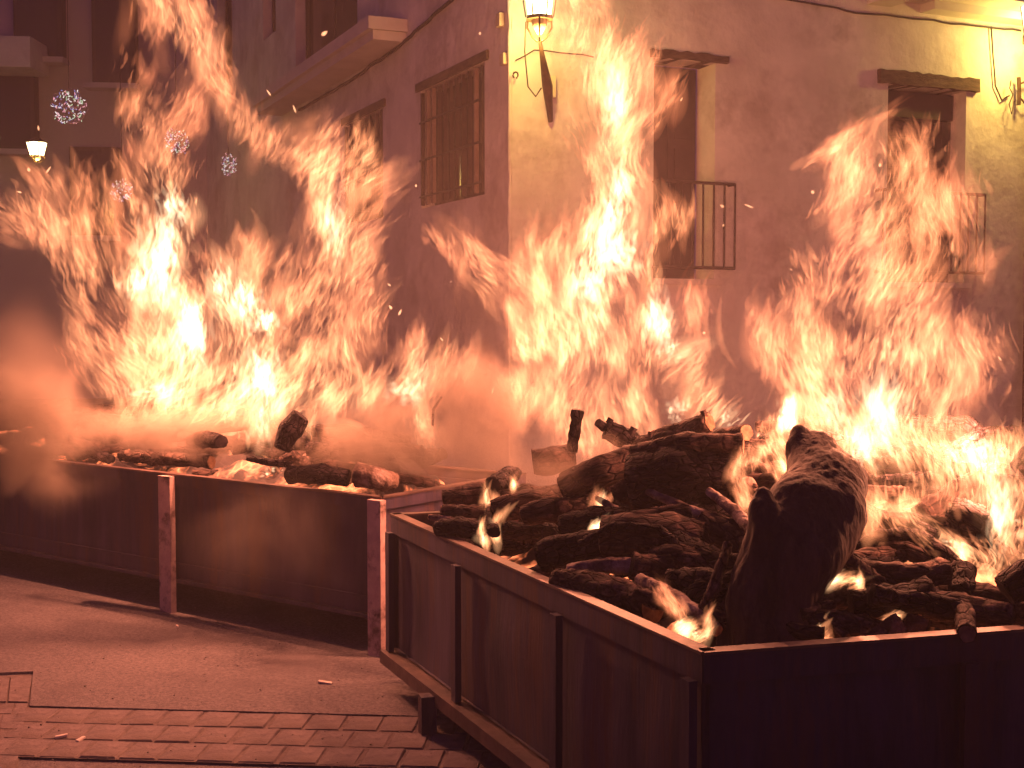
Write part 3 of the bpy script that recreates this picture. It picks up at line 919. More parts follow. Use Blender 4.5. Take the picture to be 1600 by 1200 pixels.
NEARLOGS = [
 ('slim branch leaning against the left flank of the stump', [(1085, 985, 3.55, 9), (1115, 920, 3.6, 10), (1138, 850, 3.7, 8)], 'bark'),
 ('crooked branch lying across the foot of the pile left of the stump', [(1000, 905, 3.85, 10), (1060, 935, 3.65, 12), (1120, 985, 3.5, 11)], 'ashy'),
 ('slender black branch arching over the logs in the middle of the pile', [(905, 850, 4.1, 6), (960, 822, 4.1, 8), (1030, 826, 4.05, 7), (1075, 862, 3.95, 5)], 'char'),
 ('short fat log at the far left tip of the near pile, above its rim', [(694, 782, 5.15, 17), (726, 776, 5.15, 19), (762, 770, 5.2, 18)], 'bark'),
 ('short log end with a dark round hollow face ringed by a small flame', [(769, 757, 5.05, 13), (800, 742, 5.35, 15)], 'char'),
 ('thin cracked log lying under the fat log at the left tip of the near pile', [(693, 799, 5.05, 11), (735, 801, 5.0, 12), (782, 797, 5.0, 12)], 'bark'),
 ('rough square ended log resting on the rim at the left tip of the near pile', [(683, 825, 4.95, 12), (720, 822, 4.9, 17), (760, 832, 4.85, 15)], 'char'),
 ('small split stick poking over the rim left of the square ended log', [(672, 808, 5.05, 5), (705, 812, 5.0, 6)], 'ashy'),
 ('short upright stub behind the small flames at the left of the pile', [(772, 832, 4.75, 10), (764, 800, 4.95, 9)], 'char'),
 ('long sloping log left of centre with smoke drifting over it', [(770, 800, 4.9, 20), (830, 785, 4.9, 22), (890, 772, 5.0, 18)], 'bark'),
 ('hazy log at the back left of the pile below the upright stick', [(832, 722, 5.3, 20), (865, 718, 5.3, 24), (898, 716, 5.3, 20)], 'bark'),
 ('black tipped stick standing upright on top of the pile', [(893, 706, 5.1, 8.5), (898, 672, 5.1, 9), (903, 641, 5.1, 9.5)], 'char'),
 ('knotty stump with two stubs on top of the pile against the middle flames', [(946, 672, 5.0, 15), (972, 682, 5.0, 17), (1004, 700, 5.0, 15)], 'char'),
 ('long log pointing up right to its rounded end against the middle flames', [(1000, 700, 4.95, 16), (1050, 678, 4.85, 16), (1108, 660, 4.75, 16)], 'bark'),
 ('lower log beside the long pointing one, half behind flame', [(1080, 700, 4.9, 15), (1130, 685, 4.8, 16), (1166, 676, 4.7, 15)], 'bark'),
 ('thick log with a blunt left end across the upper middle of the pile', [(882, 762, 4.75, 25), (940, 738, 4.7, 28), (1010, 714, 4.75, 24)], 'bark'),
 ('largest trunk of the pile lying across its upper middle', [(985, 752, 4.45, 44), (1070, 742, 4.4, 52), (1150, 748, 4.4, 44)], 'char'),
 ('dark curved bough capping the largest trunk', [(990, 708, 4.5, 14), (1070, 692, 4.4, 17), (1160, 694, 4.35, 18)], 'bark'),
 ('short dark log above the small glowing gap left of centre', [(820, 805, 4.75, 18), (870, 795, 4.7, 20), (925, 790, 4.7, 17)], 'bark'),
 ('round backed log in the centre of the pile beside the bright chip', [(880, 822, 4.55, 20), (925, 815, 4.5, 22), (985, 806, 4.5, 18)], 'char'),
 ('thick black log with blunt left end, third above the rim', [(846, 868, 4.3, 24), (900, 858, 4.25, 27), (965, 846, 4.2, 26)], 'char'),
 ('big cracked log in the middle of the pile below the glowing stick', [(945, 842, 4.2, 36), (1010, 838, 4.15, 40), (1100, 848, 4.1, 36)], 'bark'),
 ('pale stringy log lying above the lowest log of the pile', [(888, 892, 4.05, 12), (950, 884, 4.0, 14), (1035, 886, 3.95, 13)], 'ashy'),
 ('lowest log of the pile, fibrous and sloping down along the rim', [(868, 905, 4.05, 18), (930, 920, 3.95, 30), (1020, 950, 3.75, 28)], 'bark'),
 ('gnarled log with a scaly knob right of the pale stringy one', [(1020, 870, 4.0, 18), (1060, 872, 3.95, 24), (1110, 890, 3.9, 22)], 'bark'),
 ('hollow black log below the scaly knob', [(1045, 905, 3.8, 14), (1080, 908, 3.75, 22), (1125, 915, 3.7, 24)], 'char'),
 ('wide log between the big cracked one and the leaning stump', [(1100, 815, 4.15, 22), (1150, 840, 4.05, 28), (1190, 880, 3.95, 26)], 'bark'),
 ('pale barked branch lying diagonally in front of the largest trunk', [(1012, 768, 4.35, 6), (1080, 798, 4.2, 9), (1140, 820, 4.1, 9)], 'ashy'),
 ('curved pale branch sweeping down towards the leaning stump', [(1108, 768, 4.25, 7), (1150, 800, 4.05, 10), (1195, 852, 3.8, 9)], 'ashy'),
 ('thin glowing edged stick over the bright gap left of centre', [(932, 778, 4.6, 4), (955, 792, 4.55, 7), (985, 812, 4.5, 8)], 'ashy'),
 ('dark log filling the lower right of the pile beside the stump', [(1060, 950, 3.75, 26), (1110, 930, 3.7, 32), (1160, 920, 3.7, 36)], 'char'),
 ('arched black branch over the glowing opening right of the stump', [(1325, 862, 3.95, 11), (1372, 838, 3.95, 12), (1430, 838, 3.95, 14), (1470, 868, 3.9, 20), (1500, 905, 3.85, 22)], 'char'),
 ('dark knuckled branch above the arched one', [(1345, 822, 4.05, 10), (1378, 812, 4.05, 13), (1425, 822, 4.0, 14), (1460, 842, 3.95, 15)], 'char'),
 ('smooth curved log closing the lower side of the glowing opening', [(1318, 876, 3.8, 18), (1360, 892, 3.75, 17), (1420, 900, 3.7, 19), (1475, 892, 3.75, 22)], 'bark'),
 ('purple black log chunk wrapped by flames at upper right', [(1488, 800, 4.0, 22), (1520, 812, 3.95, 30), (1548, 836, 3.95, 18)], 'char'),
 ('round log end glimpsed through the right flames', [(1378, 738, 4.5, 13), (1412, 742, 4.5, 18), (1445, 755, 4.55, 15)], 'bark'),
 ('dark log end at the right edge low in the flames', [(1572, 925, 3.6, 26), (1600, 905, 3.6, 34), (1650, 900, 3.6, 32)], 'char'),
 ('dark log end at the right edge higher in the flames', [(1590, 735, 4.1, 18), (1615, 715, 4.1, 26), (1660, 712, 4.1, 26)], 'char'),
 ('stubby log with its sawn end sticking out over the right rim', [(1500, 930, 3.72, 13), (1506, 955, 3.55, 15), (1511, 990, 3.36, 15)], 'bark'),
 ('upright dark chunk behind the log that overhangs the rim', [(1500, 930, 3.7, 18), (1506, 890, 3.8, 20)], 'char'),
 ('thin diagonal stick between the stump and the ash heap', [(1275, 918, 3.65, 4), (1298, 955, 3.6, 4.5), (1324, 994, 3.5, 5)], 'bark'),
 ('second thin stick crossing low beside the stump', [(1286, 966, 3.55, 5), (1322, 994, 3.48, 6)], 'bark'),
 ('dark log lying along the far side behind the front rim', [(1440, 945, 3.6, 22), (1500, 950, 3.6, 24), (1580, 965, 3.55, 20)], 'bark'),
 ('fallen dark log between the ash heap and the overhanging log', [(1330, 945, 3.6, 22), (1390, 940, 3.6, 26), (1450, 925, 3.65, 24)], 'char'),
]
for i, (lab, pts, mt) in enumerate(NEARLOGS):
    st = ()
    if 'knotty stump' in lab:
        st = (((944, 668, 5.0), (934, 660, 4.98), 8, 7), ((950, 662, 5.0), (955, 654, 5.0), 5, 5), ((985, 680, 4.97), (991, 668, 4.97), 5, 6))
    if 'long log pointing' in lab:
        st = (((1102, 652, 4.75), (1098, 641, 4.75), 5, 5), ((1016, 684, 4.9), (1014, 674, 4.9), 3, 2))
    make_log(lab, pts, mt, rough=.16 if mt == 'char' else .12, stubs=st, cut=(False, False) if 'bulging' in lab else (True, i % 3 != 0))

# leaning stump: one lobed mass
def blob_stump():
    base = P(1210, 990, 3.62)
    chains = [([(1190, 1025, 3.60), (1198, 945, 3.64), (1222, 875, 3.70), (1258, 815, 3.80), (1282, 752, 3.95), (1272, 712, 4.05)], [74, 72, 82, 82, 62, 44]),
              ([(1205, 850, 3.68), (1190, 795, 3.70), (1187, 766, 3.72)], [50, 25, 11]),
              ([(1280, 840, 3.76), (1325, 812, 3.80)], [34, 20]),
              ([(1140, 1010, 3.62), (1150, 930, 3.72), (1172, 880, 3.72)], [34, 30, 30]),
              ([(1250, 700, 4.05), (1243, 672, 4.08)], [24, 10])]
    bm = bmesh.new()
    for ch, rs in chains:
        pts = [P(*c) for c in ch]
        for i in range(len(pts) - 1):
            for k in range(18):
                f = k / 17
                c = pts[i].lerp(pts[i + 1], f); r = (rs[i] * (1 - f) + rs[i + 1] * f) * c.y / FPX
                bmesh.ops.create_icosphere(bm, subdivisions=3, radius=r * .97, matrix=Matrix.Translation(c - base + Vector((0, -.06, 0))) @ Matrix.Diagonal((1, .75, 1, 1)))
    me = bpy.data.meshes.new('tmp'); bm.to_mesh(me); bm.free()
    o = bpy.data.objects.new('stump', me); COL.objects.link(o)
    md = o.modifiers.new('r', 'REMESH'); md.mode = 'VOXEL'; md.voxel_size = .011
    dg = bpy.context.evaluated_depsgraph_get()
    me2 = bpy.data.meshes.new_from_object(o.evaluated_get(dg))
    o.modifiers.clear(); o.data = me2
    n = len(me2.vertices)
    co = np.empty(n * 3); nr = np.empty(n * 3)
    me2.vertices.foreach_get('co', co); me2.vertices.foreach_get('normal', nr)
    co = co.reshape(-1, 3); nr = nr.reshape(-1, 3)
    out = []
    for c, q in zip(co, nr):
        v = Vector(c)
        a = mnoise.noise(v * 6) * .030 + mnoise.noise(Vector((v.x * 60, v.y * 60, v.z * 12))) * .004 + abs(mnoise.noise(Vector((v.x * 26, v.y * 26, v.z * 3)))) * -.010 + mnoise.noise(v * 55) * .0012
        out.append(c + q * a)
    me2.vertices.foreach_set('co', np.array(out).ravel())
    me2.polygons.foreach_set('use_smooth', [True] * len(me2.polygons))
    me2.materials.clear(); me2.materials.append(M['stump'])
    o.location = base
    tag(o, 'huge leaning knotted stump standing in the near corner of the front trough', 'stump')
blob_stump()

# filler logs under the visible ones
def in_quad(p, q4, m_=.1):
    for i in range(4):
        a, b = q4[i], q4[(i + 1) % 4]
        e = Vector((b.x - a.x, b.y - a.y)); w = Vector((p.x - a.x, p.y - a.y))
        if (e.x * w.y - e.y * w.x) / e.length * SGN < m_: return False
    return True
def area_sign(q): 
    s = sum(q[i].x * q[(i + 1) % 4].y - q[(i + 1) % 4].x * q[i].y for i in range(4)); return 1 if s > 0 else -1
protos = []
looks = []
for k in range(10):
    L = random.uniform(.3, .6); r = random.uniform(.018, .046)
    bend = Vector((0, random.uniform(-.09, .09), random.uniform(-.06, .06)))
    bm, rings, _ = log_mesh([Vector((-L / 2, 0, 0)), bend, Vector((L / 2, 0, 0))], [r, r * 1.1, r * .85], k * 7.3, n=14, rough=.16)
    for e in (rings[0], rings[-1]): 
        c = bm.verts.new(sum((v.co for v in e), Vector()) / len(e))
        for i in range(len(e)): bm.faces.new((e[i], e[(i + 1) % len(e)], c))
    bmesh.ops.recalc_face_normals(bm, faces=bm.faces)
    me = bpy.data.meshes.new('log'); bm.to_mesh(me); bm.free()
    me.polygons.foreach_set('use_smooth', [True] * len(me.polygons))
    me.materials.append(M[('char', 'bark', 'char', 'ashy', 'bark', 'char', 'bark', 'bark', 'char', 'bark')[k]])
    protos.append(me)
    looks.append(('thin ' if r < .028 else 'thick ' if r > .037 else 'middling ') + ('crooked ' if bend.length > .055 else 'straight ') + ('black', 'brown', 'black', 'ash grey', 'brown', 'black', 'brown', 'brown', 'black', 'brown')[k])
NEARMARKS = [(900, 670, 'upright black tipped stick'), (972, 680, 'knotty stump with two stubs'), (1060, 678, 'long log pointing up right'), (1070, 745, 'largest trunk'),
 (770, 757, 'hollow log end'), (720, 825, 'square ended log on the rim'), (936, 822, 'bright pale chip'), (1010, 840, 'big cracked log'), (1070, 880, 'scaly knob'), (940, 920, 'lowest fibrous log'),
 (1088, 985, 'bright near corner flame'), (1230, 880, 'huge leaning stump'), (1205, 700, 'tall flame beside the stump'), (1400, 845, 'arched black branch'), (1298, 903, 'white hot spot by the stump'),
 (1508, 965, 'log overhanging the rim'), (1520, 815, 'purple black chunk'), (1412, 742, 'round log end in the right flames'), (1390, 985, 'curled ash flake'), (830, 785, 'long sloping smoky log'), (865, 718, 'hazy log at the back')]
LEFTMARKS = [(455, 672, 'upright forked log in the flames'), (420, 722, 'short black stick over the embers'), (320, 686, 'dark round log end in smoke'), (250, 715, 'long smoky log at the rim'),
 (590, 748, 'stacked pale log ends'), (90, 690, 'dense smoke at the far left'), (676, 650, 'curved hanging branch'), (500, 740, 'dark log inside the rim')]
def scatter(quad, n, hfun, marks, group, rs):
    global SGN
    SGN = area_sign(quad)
    rr = random.Random(rs); k = 0
    xs = [q.x for q in quad]; ys = [q.y for q in quad]
    while k < n:
        p = Vector((rr.uniform(min(xs), max(xs)), rr.uniform(min(ys), max(ys)), 0))
        if not in_quad(p, quad, .17): continue
        kk = rr.randrange(len(protos))
        o = bpy.data.objects.new('log', protos[kk]); COL.objects.link(o)
        z = hfun(p) - rr.uniform(-.035, .10)
        o.location = (p.x, p.y, z)
        yaw = rr.uniform(-.9, .9)
        o.rotation_euler = (rr.uniform(0, 6.28), rr.uniform(-.3, .3), yaw)
        hl = Vector((math.cos(yaw), math.sin(yaw), 0)) * .32
        if not (in_quad(p + hl, quad, .09) and in_quad(p - hl, quad, .09)):
            bpy.data.objects.remove(o); continue
        # say which one: its look and the nearest thing one can find in the picture
        dv = Vector((p.x, p.y, z - CAM_Z)); w_ = CS * dv.y - SN * dv.z
        qx = 800 + FPX * dv.x / w_; qy = 600 - FPX * (SN * dv.y + CS * dv.z) / w_
        lm = min(marks, key=lambda m_: (m_[0] - qx) ** 2 + (m_[1] - qy) ** 2)
        ddx, ddy = qx - lm[0], qy - lm[1]; di = math.hypot(ddx, ddy)
        wd = ('close ' if di < 25 else '' if di < 60 else 'well ') + (('left of' if ddx < 0 else 'right of') if abs(ddx) > abs(ddy) else ('above' if ddy < 0 else 'below'))
        tag(o, looks[kk] + ' log ' + wd + ' the ' + lm[2], 'log', group)
        k += 1
# height of the heaps
def near_h(p):
    s = (Vector((p.x, p.y, 0)) - Vector((NA.x, NA.y, 0)))
    e1 = (NB - NA).normalized(); a = s.dot(e1); b = s.dot(nd)
    edge = min(a, b, 2.7 - b, 2.5 - a)
    return .66 + .42 * min(1, max(0, edge) / .85) ** .9 + .06 * mnoise.noise(Vector((p.x * 4, p.y * 4, 1)))
def left_h(p):
    s = Vector((p.x, p.y, 0)) - Vector((LA.x, LA.y, 0))
    b = s.dot(lback); a = s.dot(ld_)
    edge = min(b, 1.15 - b, a)
    return .68 + .26 * min(1, max(0, edge) / .45) ** .8 + .05 * mnoise.noise(Vector((p.x * 4, p.y * 4, 5)))
NQ = [NA, NB, NC, ND]; LQ = [LA, LB, LC, LD]
scatter(NQ, 210, near_h, NEARMARKS, 'charred logs heaped in the near trough', 4)
scatter(LQ, 90, left_h, LEFTMARKS, 'smoke veiled logs heaped in the left trough', 9)
LEFTLOGS = [
 ('upright forked log wrapped in flame in the middle of the left trough', [(440, 700, 6.35, 14), (452, 672, 6.35, 19), (470, 650, 6.35, 16)], 'char'),
 ('short black stick over the bright embers at the left trough rim', [(388, 716, 6.35, 5), (420, 722, 6.3, 6), (455, 726, 6.3, 6)], 'char'),
 ('dark round ended log under the smoke at the left of the left trough', [(300, 688, 6.75, 10), (320, 686, 6.6, 14), (345, 690, 6.5, 12)], 'char'),
 ('long smoky log along the left trough rim beyond the middle post', [(190, 712, 7.0, 9), (250, 715, 6.85, 11), (330, 722, 6.6, 10)], 'bark'),
 ('stacked pale log ends by the right end of the left trough', [(560, 742, 6.25, 20), (590, 748, 6.2, 17), (612, 752, 6.3, 15)], 'ashy'),
 ('dark log just inside the rim right of the bright embers', [(450, 742, 6.3, 14), (500, 740, 6.25, 16), (545, 748, 6.25, 14)], 'char'),
 ('curved black branch hanging in the right hand flames of the left trough', [(676, 665, 6.5, 2), (677, 640, 6.5, 2.2), (690, 620, 6.5, 2)], 'char'),
]
for lab, pts, mt in LEFTLOGS:
    make_log(lab, pts, mt, rough=.15, group='logs burning in the left trough')

# charcoal and ember beds
def bed(name, quad, hf, lab, drop):
    bm = bmesh.new(); n = 46
    g = [[None] * (n + 1) for _ in range(n + 1)]
    for i in range(n + 1):
        for j in range(n + 1):
            fi = .04 + .92 * i / n; a = quad[0].lerp(quad[1], fi); b = quad[3].lerp(quad[2], fi)
            p = a.lerp(b, .04 + .92 * j / n)
            e = min(i, n - i, j, n - j) / n
            z = hf(p) - drop + .05 * mnoise.noise(p * 11) + .03 * mnoise.noise(p * 27)
            if e < .03: z = .60
            g[i][j] = bm.verts.new((p.x, p.y, z))
    for i in range(n):
        for j in range(n): bm.faces.new((g[i][j], g[i + 1][j], g[i + 1][j + 1], g[i][j + 1]))
    o = obj(name, bm, M['coal'])
    tag(o, lab, 'embers', kind='stuff')
bed('ember_bed', NQ, near_h, 'black charcoal with glowing cracks filling the near trough', .13)
bed('ember_bed', LQ, left_h, 'black charcoal with glowing cracks filling the left trough', .12)

# ash flakes and bits near the front rim
for i, (px, py, Y, s, lab) in enumerate(((1390, 985, 3.45, .05, 'curled pale ash flake behind the right rim'), (1365, 992, 3.42, .035, 'smaller ash flake left of the curled one'),
                                    (1430, 975, 3.5, .04, 'grey ash flake leaning right of the curled one'), (1070, 800, 4.2, .02, 'pale chip on the diagonal branch'), (936, 822, 4.45, .028, 'bright pale wood chip in the centre of the pile'))):
    bm = bmesh.new(); rr = random.Random(i); nn = 7
    g = [[bm.verts.new(Vector(((a / nn - .5) * 2 * s, rr.uniform(-.1, .1) * s + .4 * s * math.sin(a * .9), (b / nn - .5) * 1.2 * s + rr.uniform(-.08, .08) * s))) for b in range(nn + 1)] for a in range(nn + 1)]
    for a in range(nn):
        for b in range(nn): bm.faces.new((g[a][b], g[a + 1][b], g[a + 1][b + 1], g[a][b + 1]))
    r_ = bmesh.ops.solidify(bm, geom=bm.faces[:], thickness=.006)
    o = obj('ash_flake', bm, M['ashy']); o.location = P(px, py, Y); o.rotation_euler = (rr.uniform(-.8, .2), rr.uniform(-.5, .5), rr.uniform(-.6, .6))
    tag(o, lab, 'ash flake', 'ash flakes on the near heap')

# ================================================================== FLAMES
def vnoise(seed):
    r = np.random.default_rng(seed); g = r.random((128, 128))
    def f(x, y):
        xi = np.floor(x).astype(int); yi = np.floor(y).astype(int); fx = x - xi; fy = y - yi
        fx = fx * fx * (3 - 2 * fx); fy = fy * fy * (3 - 2 * fy)
        a = g[xi % 128, yi % 128]; b = g[(xi + 1) % 128, yi % 128]; c = g[xi % 128, (yi + 1) % 128]; d = g[(xi + 1) % 128, (yi + 1) % 128]
        return (a * (1 - fx) + b * fx) * (1 - fy) + (c * (1 - fx) + d * fx) * fy
    return f
N1, N2, N3, N4 = vnoise(1), vnoise(2), vnoise(3), vnoise(4)
def heat_col(h):
    """colour of thin flame at heat h (array 0..1+)"""
    h = np.clip(h, 0, 1)[:, None]
    c0 = np.array([1.0, .235, .10]); c1 = np.array([1.0, .345, .14]); c2 = np.array([1.0, .58, .29])
    return np.where(h < .5, c0 + (c1 - c0) * h * 2, c1 + (c2 - c1) * (h - .5) * 2)
def strand_mesh(name, C, D, L, Rd, B, glow, mat, parent, K=8, S=6, flat=.8, phase=None, wig=0.0):
    n = len(C)
    s = np.linspace(-1, 1, K)
    up = D / np.linalg.norm(D, axis=1, keepdims=True)
    ydir = np.array([0, 1.0, 0])
    side = np.cross(up, ydir); side /= np.maximum(1e-6, np.linalg.norm(side, axis=1, keepdims=True))
    dep = np.cross(side, up)
    cen = C[:, None, :] + up[:, None, :] * (L[:, None] / 2 * s[None, :])[..., None] + B[:, None, :] * ((s ** 2)[None, :, None] * L[:, None, None])
    if wig:
        ph = RNG.random(n) * 6.28
        w = np.sin(s[None, :] * 3.2 + ph[:, None]) * wig
        cen = cen + side[:, None, :] * (w * L[:, None])[..., None]
    prof = np.maximum(0.0, 1 - s ** 2) ** .75 * (1 - .35 * s)
    prof[0] = prof[-1] = .02
    a = np.arange(S) * 2 * np.pi / S
    ring = side[:, None, :] * np.cos(a)[None, :, None] + dep[:, None, :] * (np.sin(a) * flat)[None, :, None]
    V = cen[:, :, None, :] + ring[:, None, :, :] * (Rd[:, None] * prof[None, :])[:, :, None, None]
    V = V.reshape(-1, 3)
    fade = np.clip(1.05 - np.abs(s) ** 2.5, 0, 1)
    col = np.repeat((glow[:, None, :] * fade[None, :, None])[:, :, None, :], S, axis=2).reshape(-1, 3)
    base = (np.arange(n) * K * S)[:, None, None]
    k = (np.arange(K - 1) * S)[None, :, None]; j = np.arange(S)[None, None, :]
    j2 = (j + 1) % S
    F = np.stack([base + k + j, base + k + j2, base + k + S + j2, base + k + S + j], axis=-1).reshape(-1, 4)
    me = bpy.data.meshes.new(name)
    me.vertices.add(len(V)); me.vertices.foreach_set('co', V.ravel().astype(np.float32))
    me.loops.add(F.size); me.loops.foreach_set('vertex_index', F.ravel().astype(np.int32))
    me.polygons.add(len(F))
    me.polygons.foreach_set('loop_start', np.arange(0, F.size, 4, dtype=np.int32))
    me.polygons.foreach_set('use_smooth', np.ones(len(F), dtype=bool))
    me.update(calc_edges=True)
    at = me.attributes.new('glow', 'FLOAT_COLOR', 'POINT')
    c4 = np.concatenate([col, np.ones((len(col), 1))], axis=1)
    at.data.foreach_set('color', c4.ravel().astype(np.float32))
    o = link_mesh(name, me, mat)
    o.visible_shadow = False        # glowing gas is fully clear to light anyway
    if parent: setw(o, parent); o['kind'] = 'stuff'      # countless wisps
    return o
def sample_spine(sp, n):
    """sp: list of (px,py,w,intensity); returns px,py,tangent,u,w,heat"""
    a = np.array(sp, float)
    seg = np.linalg.norm(a[1:, :2] - a[:-1, :2], axis=1) * (a[1:, 2] + a[:-1, 2])
    cum = np.cumsum(seg) / seg.sum()
    r = RNG.random(n); i = np.searchsorted(cum, r); i = np.clip(i, 0, len(seg) - 1)
    f = RNG.random(n)
    # slide towards the wider end
    w0, w1 = a[i, 2], a[i + 1, 2]
    f = np.where(RNG.random(n) < w0 / (w0 + w1), np.minimum(f, RNG.random(n)), np.maximum(f, RNG.random(n)))
    p = a[i] * (1 - f)[:, None] + a[i + 1] * f[:, None]
    t = a[i + 1, :2] - a[i, :2]; t /= np.linalg.norm(t, axis=1, keepdims=True)
    t = np.where((t[:, 1] > 0)[:, None] & (np.abs(t[:, 1]) > .3)[:, None], -t, t)
    u = RNG.uniform(-1, 1, n)
    nx, ny = -t[:, 1], t[:, 0]
    w = p[:, 2]
    edge = .78 + .5 * (N1(p[:, 0] / 34 + (u > 0) * 40, p[:, 1] / 26) - .5) * 1.6
    px = p[:, 0] + nx * u * w * edge; py = p[:, 1] + ny * u * w * edge
    return px, py, t, u, w, p[:, 3]
def area_of(sp):
    a = np.array(sp, float)
    return (np.linalg.norm(a[1:, :2] - a[:-1, :2], axis=1) * (a[1:, 2] + a[:-1, 2])).sum()
def fire(name, label, Y, thick, spines, cores, holes, dens=1.0, gain=1.0, lick_len=1.0, base_pt=(0, 0), lights=()):
    b = P(base_pt[0], base_pt[1], Y)
    root = empty(name, b); tag(root, label, 'fire', 'fires in the troughs')
    def conv(px, py, Yj):
        v = -(py - 600) / FPX; u = (px - 800) / FPX
        fy = CS + SN * v; fz = -SN + CS * v
        k = Y / fy                          # placed on the fire's own plane, then spread in depth
        return np.stack([u * k, Y + Yj, CAM_Z + fz * k], axis=1)
    def coreheat(px, py):
        h = np.zeros(len(px))
        for (cx, cy_, rx, ry, s) in cores:
            h += s * np.exp(-(((px - cx) / rx) ** 2 + ((py - cy_) / ry) ** 2))
        return h
    def keep(px, py, thr):
        k = np.ones(len(px), bool)
        for (cx, cy_, rx, ry) in holes:
            q = ((px - cx) / rx) ** 2 + ((py - cy_) / ry) ** 2
            k &= (q > 1) | (RNG.random(len(px)) < .08)
        m_ = N2(px / 15, py / 42) * .6 + N3(px / 7, py / 20) * .4
        k &= (m_ > thr) | (RNG.random(len(px)) < .12)
        return k
    for kind in ('body', 'lick', 'fine'):
        allC, allD, allL, allR, allB, allG = [], [], [], [], [], []
        for sp in spines:
            lean = sp[0] if isinstance(sp[0], (int, float)) else None
            pts = sp[1:] if lean is not None else sp
            A = area_of(pts)
            per = {'body': 1150, 'lick': 105, 'fine': 52}[kind]
            n = int(A / per * dens) + 6
            px, py, t, u, w, inten = sample_spine(pts, n)
            thr = {'body': .30, 'lick': .43, 'fine': .42}[kind]
            k = keep(px, py, thr)
            px, py, t, u, w, inten = px[k], py[k], t[k], u[k], w[k], inten[k]
            n = len(px)
            if n == 0: continue
            # direction: along the plume and upwards, gently swirling
            dx = t[:, 0] * .55; dz = -t[:, 1] * .55 + .75
            if lean is not None:
                dx = np.full(n, math.sin(R(lean))); dz = np.full(n, math.cos(R(lean)))
            sw = (N3(px / 70 + 9, py / 70) - .5) * 1.1 + (N4(px / 26, py / 30) - .5) * .35 + RNG.normal(0, .10, n)
            ca, sa = np.cos(sw), np.sin(sw)
            dx, dz = dx * ca - dz * sa, dx * sa + dz * ca
            D = np.stack([dx, RNG.normal(0, .18, n), dz], axis=1)
            Yj = RNG.normal(0, 1, n) * thick * np.sqrt(np.clip(1.15 - u ** 2, .1, 1)) * .55
            C = conv(px, py, Yj)
            hh = inten * .85 * (1 - .55 * u ** 2) + coreheat(px, py) * .42
            hh *= .25 + 1.5 * (N2(px / 10 + 50, py / 38) * .6 + N3(px / 28, py / 60 + 20) * .4)
            pxm = Y / FPX
            if kind == 'body':
                L = RNG.uniform(60, 130, n) * pxm * lick_len; Rd = np.minimum(RNG.uniform(12, 26, n), w * .6 + 4) * pxm
                g = (.105 + .12 * hh ** 1.5) * gain
            elif kind == 'lick':
                L = RNG.gamma(3.0, 11, n) * pxm * lick_len + 12 * pxm; Rd = RNG.gamma(3, 1.5, n) * pxm + 1.2 * pxm
                g = (.07 + .17 * hh ** 1.6) * gain * RNG.uniform(.5, 1.5, n)
            else:
                L = RNG.gamma(2.6, 7, n) * pxm * lick_len + 8 * pxm; Rd = RNG.gamma(2.2, .65, n) * pxm + .7 * pxm
                g = (.10 + .27 * hh ** 1.4) * gain * RNG.uniform(.4, 1.6, n)
            B = np.stack([RNG.normal(0, .10, n), RNG.normal(0, .05, n), RNG.normal(0, .03, n)], axis=1) + np.stack([(N4(px / 18 + 30, py / 18) - .5) * .22, 0 * px, 0 * px], axis=1)
            if thick > .1:          # nothing burns below the rim, outside the steel
                zk = C[:, 2] - L * .5 > .76
                C, D, L, Rd, B, g, hh = C[zk], D[zk], L[zk], Rd[zk], B[zk], g[zk], hh[zk]
            allC.append(C); allD.append(D); allL.append(L); allR.append(Rd); allB.append(B)
            allG.append(heat_col(hh * .75 + .1) * g[:, None])
        C, D, L, Rd, B, Gc = [np.concatenate(x) for x in (allC, allD, allL, allR, allB, allG)]
        strand_mesh({'body': 'flame_body', 'lick': 'flame_lick', 'fine': 'flame_wisp'}[kind], C, D, L, Rd, B, Gc,
                    M['flame_body'] if kind == 'body' else M['flame_lick'], root, K=9 if kind != 'fine' else 7, S=8 if kind == 'body' else 5,
                    flat=1.0 if kind == 'body' else .7, wig=.018)
    # hot cores: the brightest strands of each fire
    allC, allD, allL, allR, allG = [], [], [], [], []
    for (cx, cy_, rx, ry, s) in cores:
        n = max(10, int(rx * ry / 14))
        ox, oy = RNG.normal(0, .5, n), RNG.normal(0, .5, n)
        px = cx + ox * rx; py = cy_ + oy * ry
        allC.append(conv(px, py, RNG.normal(0, thick * .3, n)))
        allD.append(np.stack([RNG.normal(0, .25, n), RNG.normal(0, .1, n), np.ones(n)], axis=1))
        allL.append(RNG.uniform(.35, .9, n) * ry * Y / FPX); allR.append((RNG.uniform(.06, .22, n) * rx + 1) * Y / FPX)
        wgt = np.exp(-(ox ** 2 + oy ** 2) * 1.5)
        allG.append(np.tile(np.array([1.0, .66, .38]), (n, 1)) * (s * CORE * wgt * RNG.uniform(.4, 1.6, n))[:, None])
    C, D, L, Rd, Gc = [np.concatenate(x) for x in (allC, allD, allL, allR, allG)]
    strand_mesh('flame_core', C, D, L, Rd, np.zeros_like(C), Gc, M['flame_core'], root, K=9, S=8, flat=1.0, wig=.05)
    # point lights added inside the fire, standing in for the light of its flames
    for (px, py, dy, W) in lights:
        ld = bpy.data.lights.new('fire_light', 'POINT')
        ld.color = (1, .31, .155); ld.energy = W; ld.shadow_soft_size = .015
        lo_ = bpy.data.objects.new('fire_light', ld); COL.objects.link(lo_)
        lo_.location = P(px, py, Y) + Vector((0, dy, 0)) - b; lo_.parent = root
    return root
CORE = .42

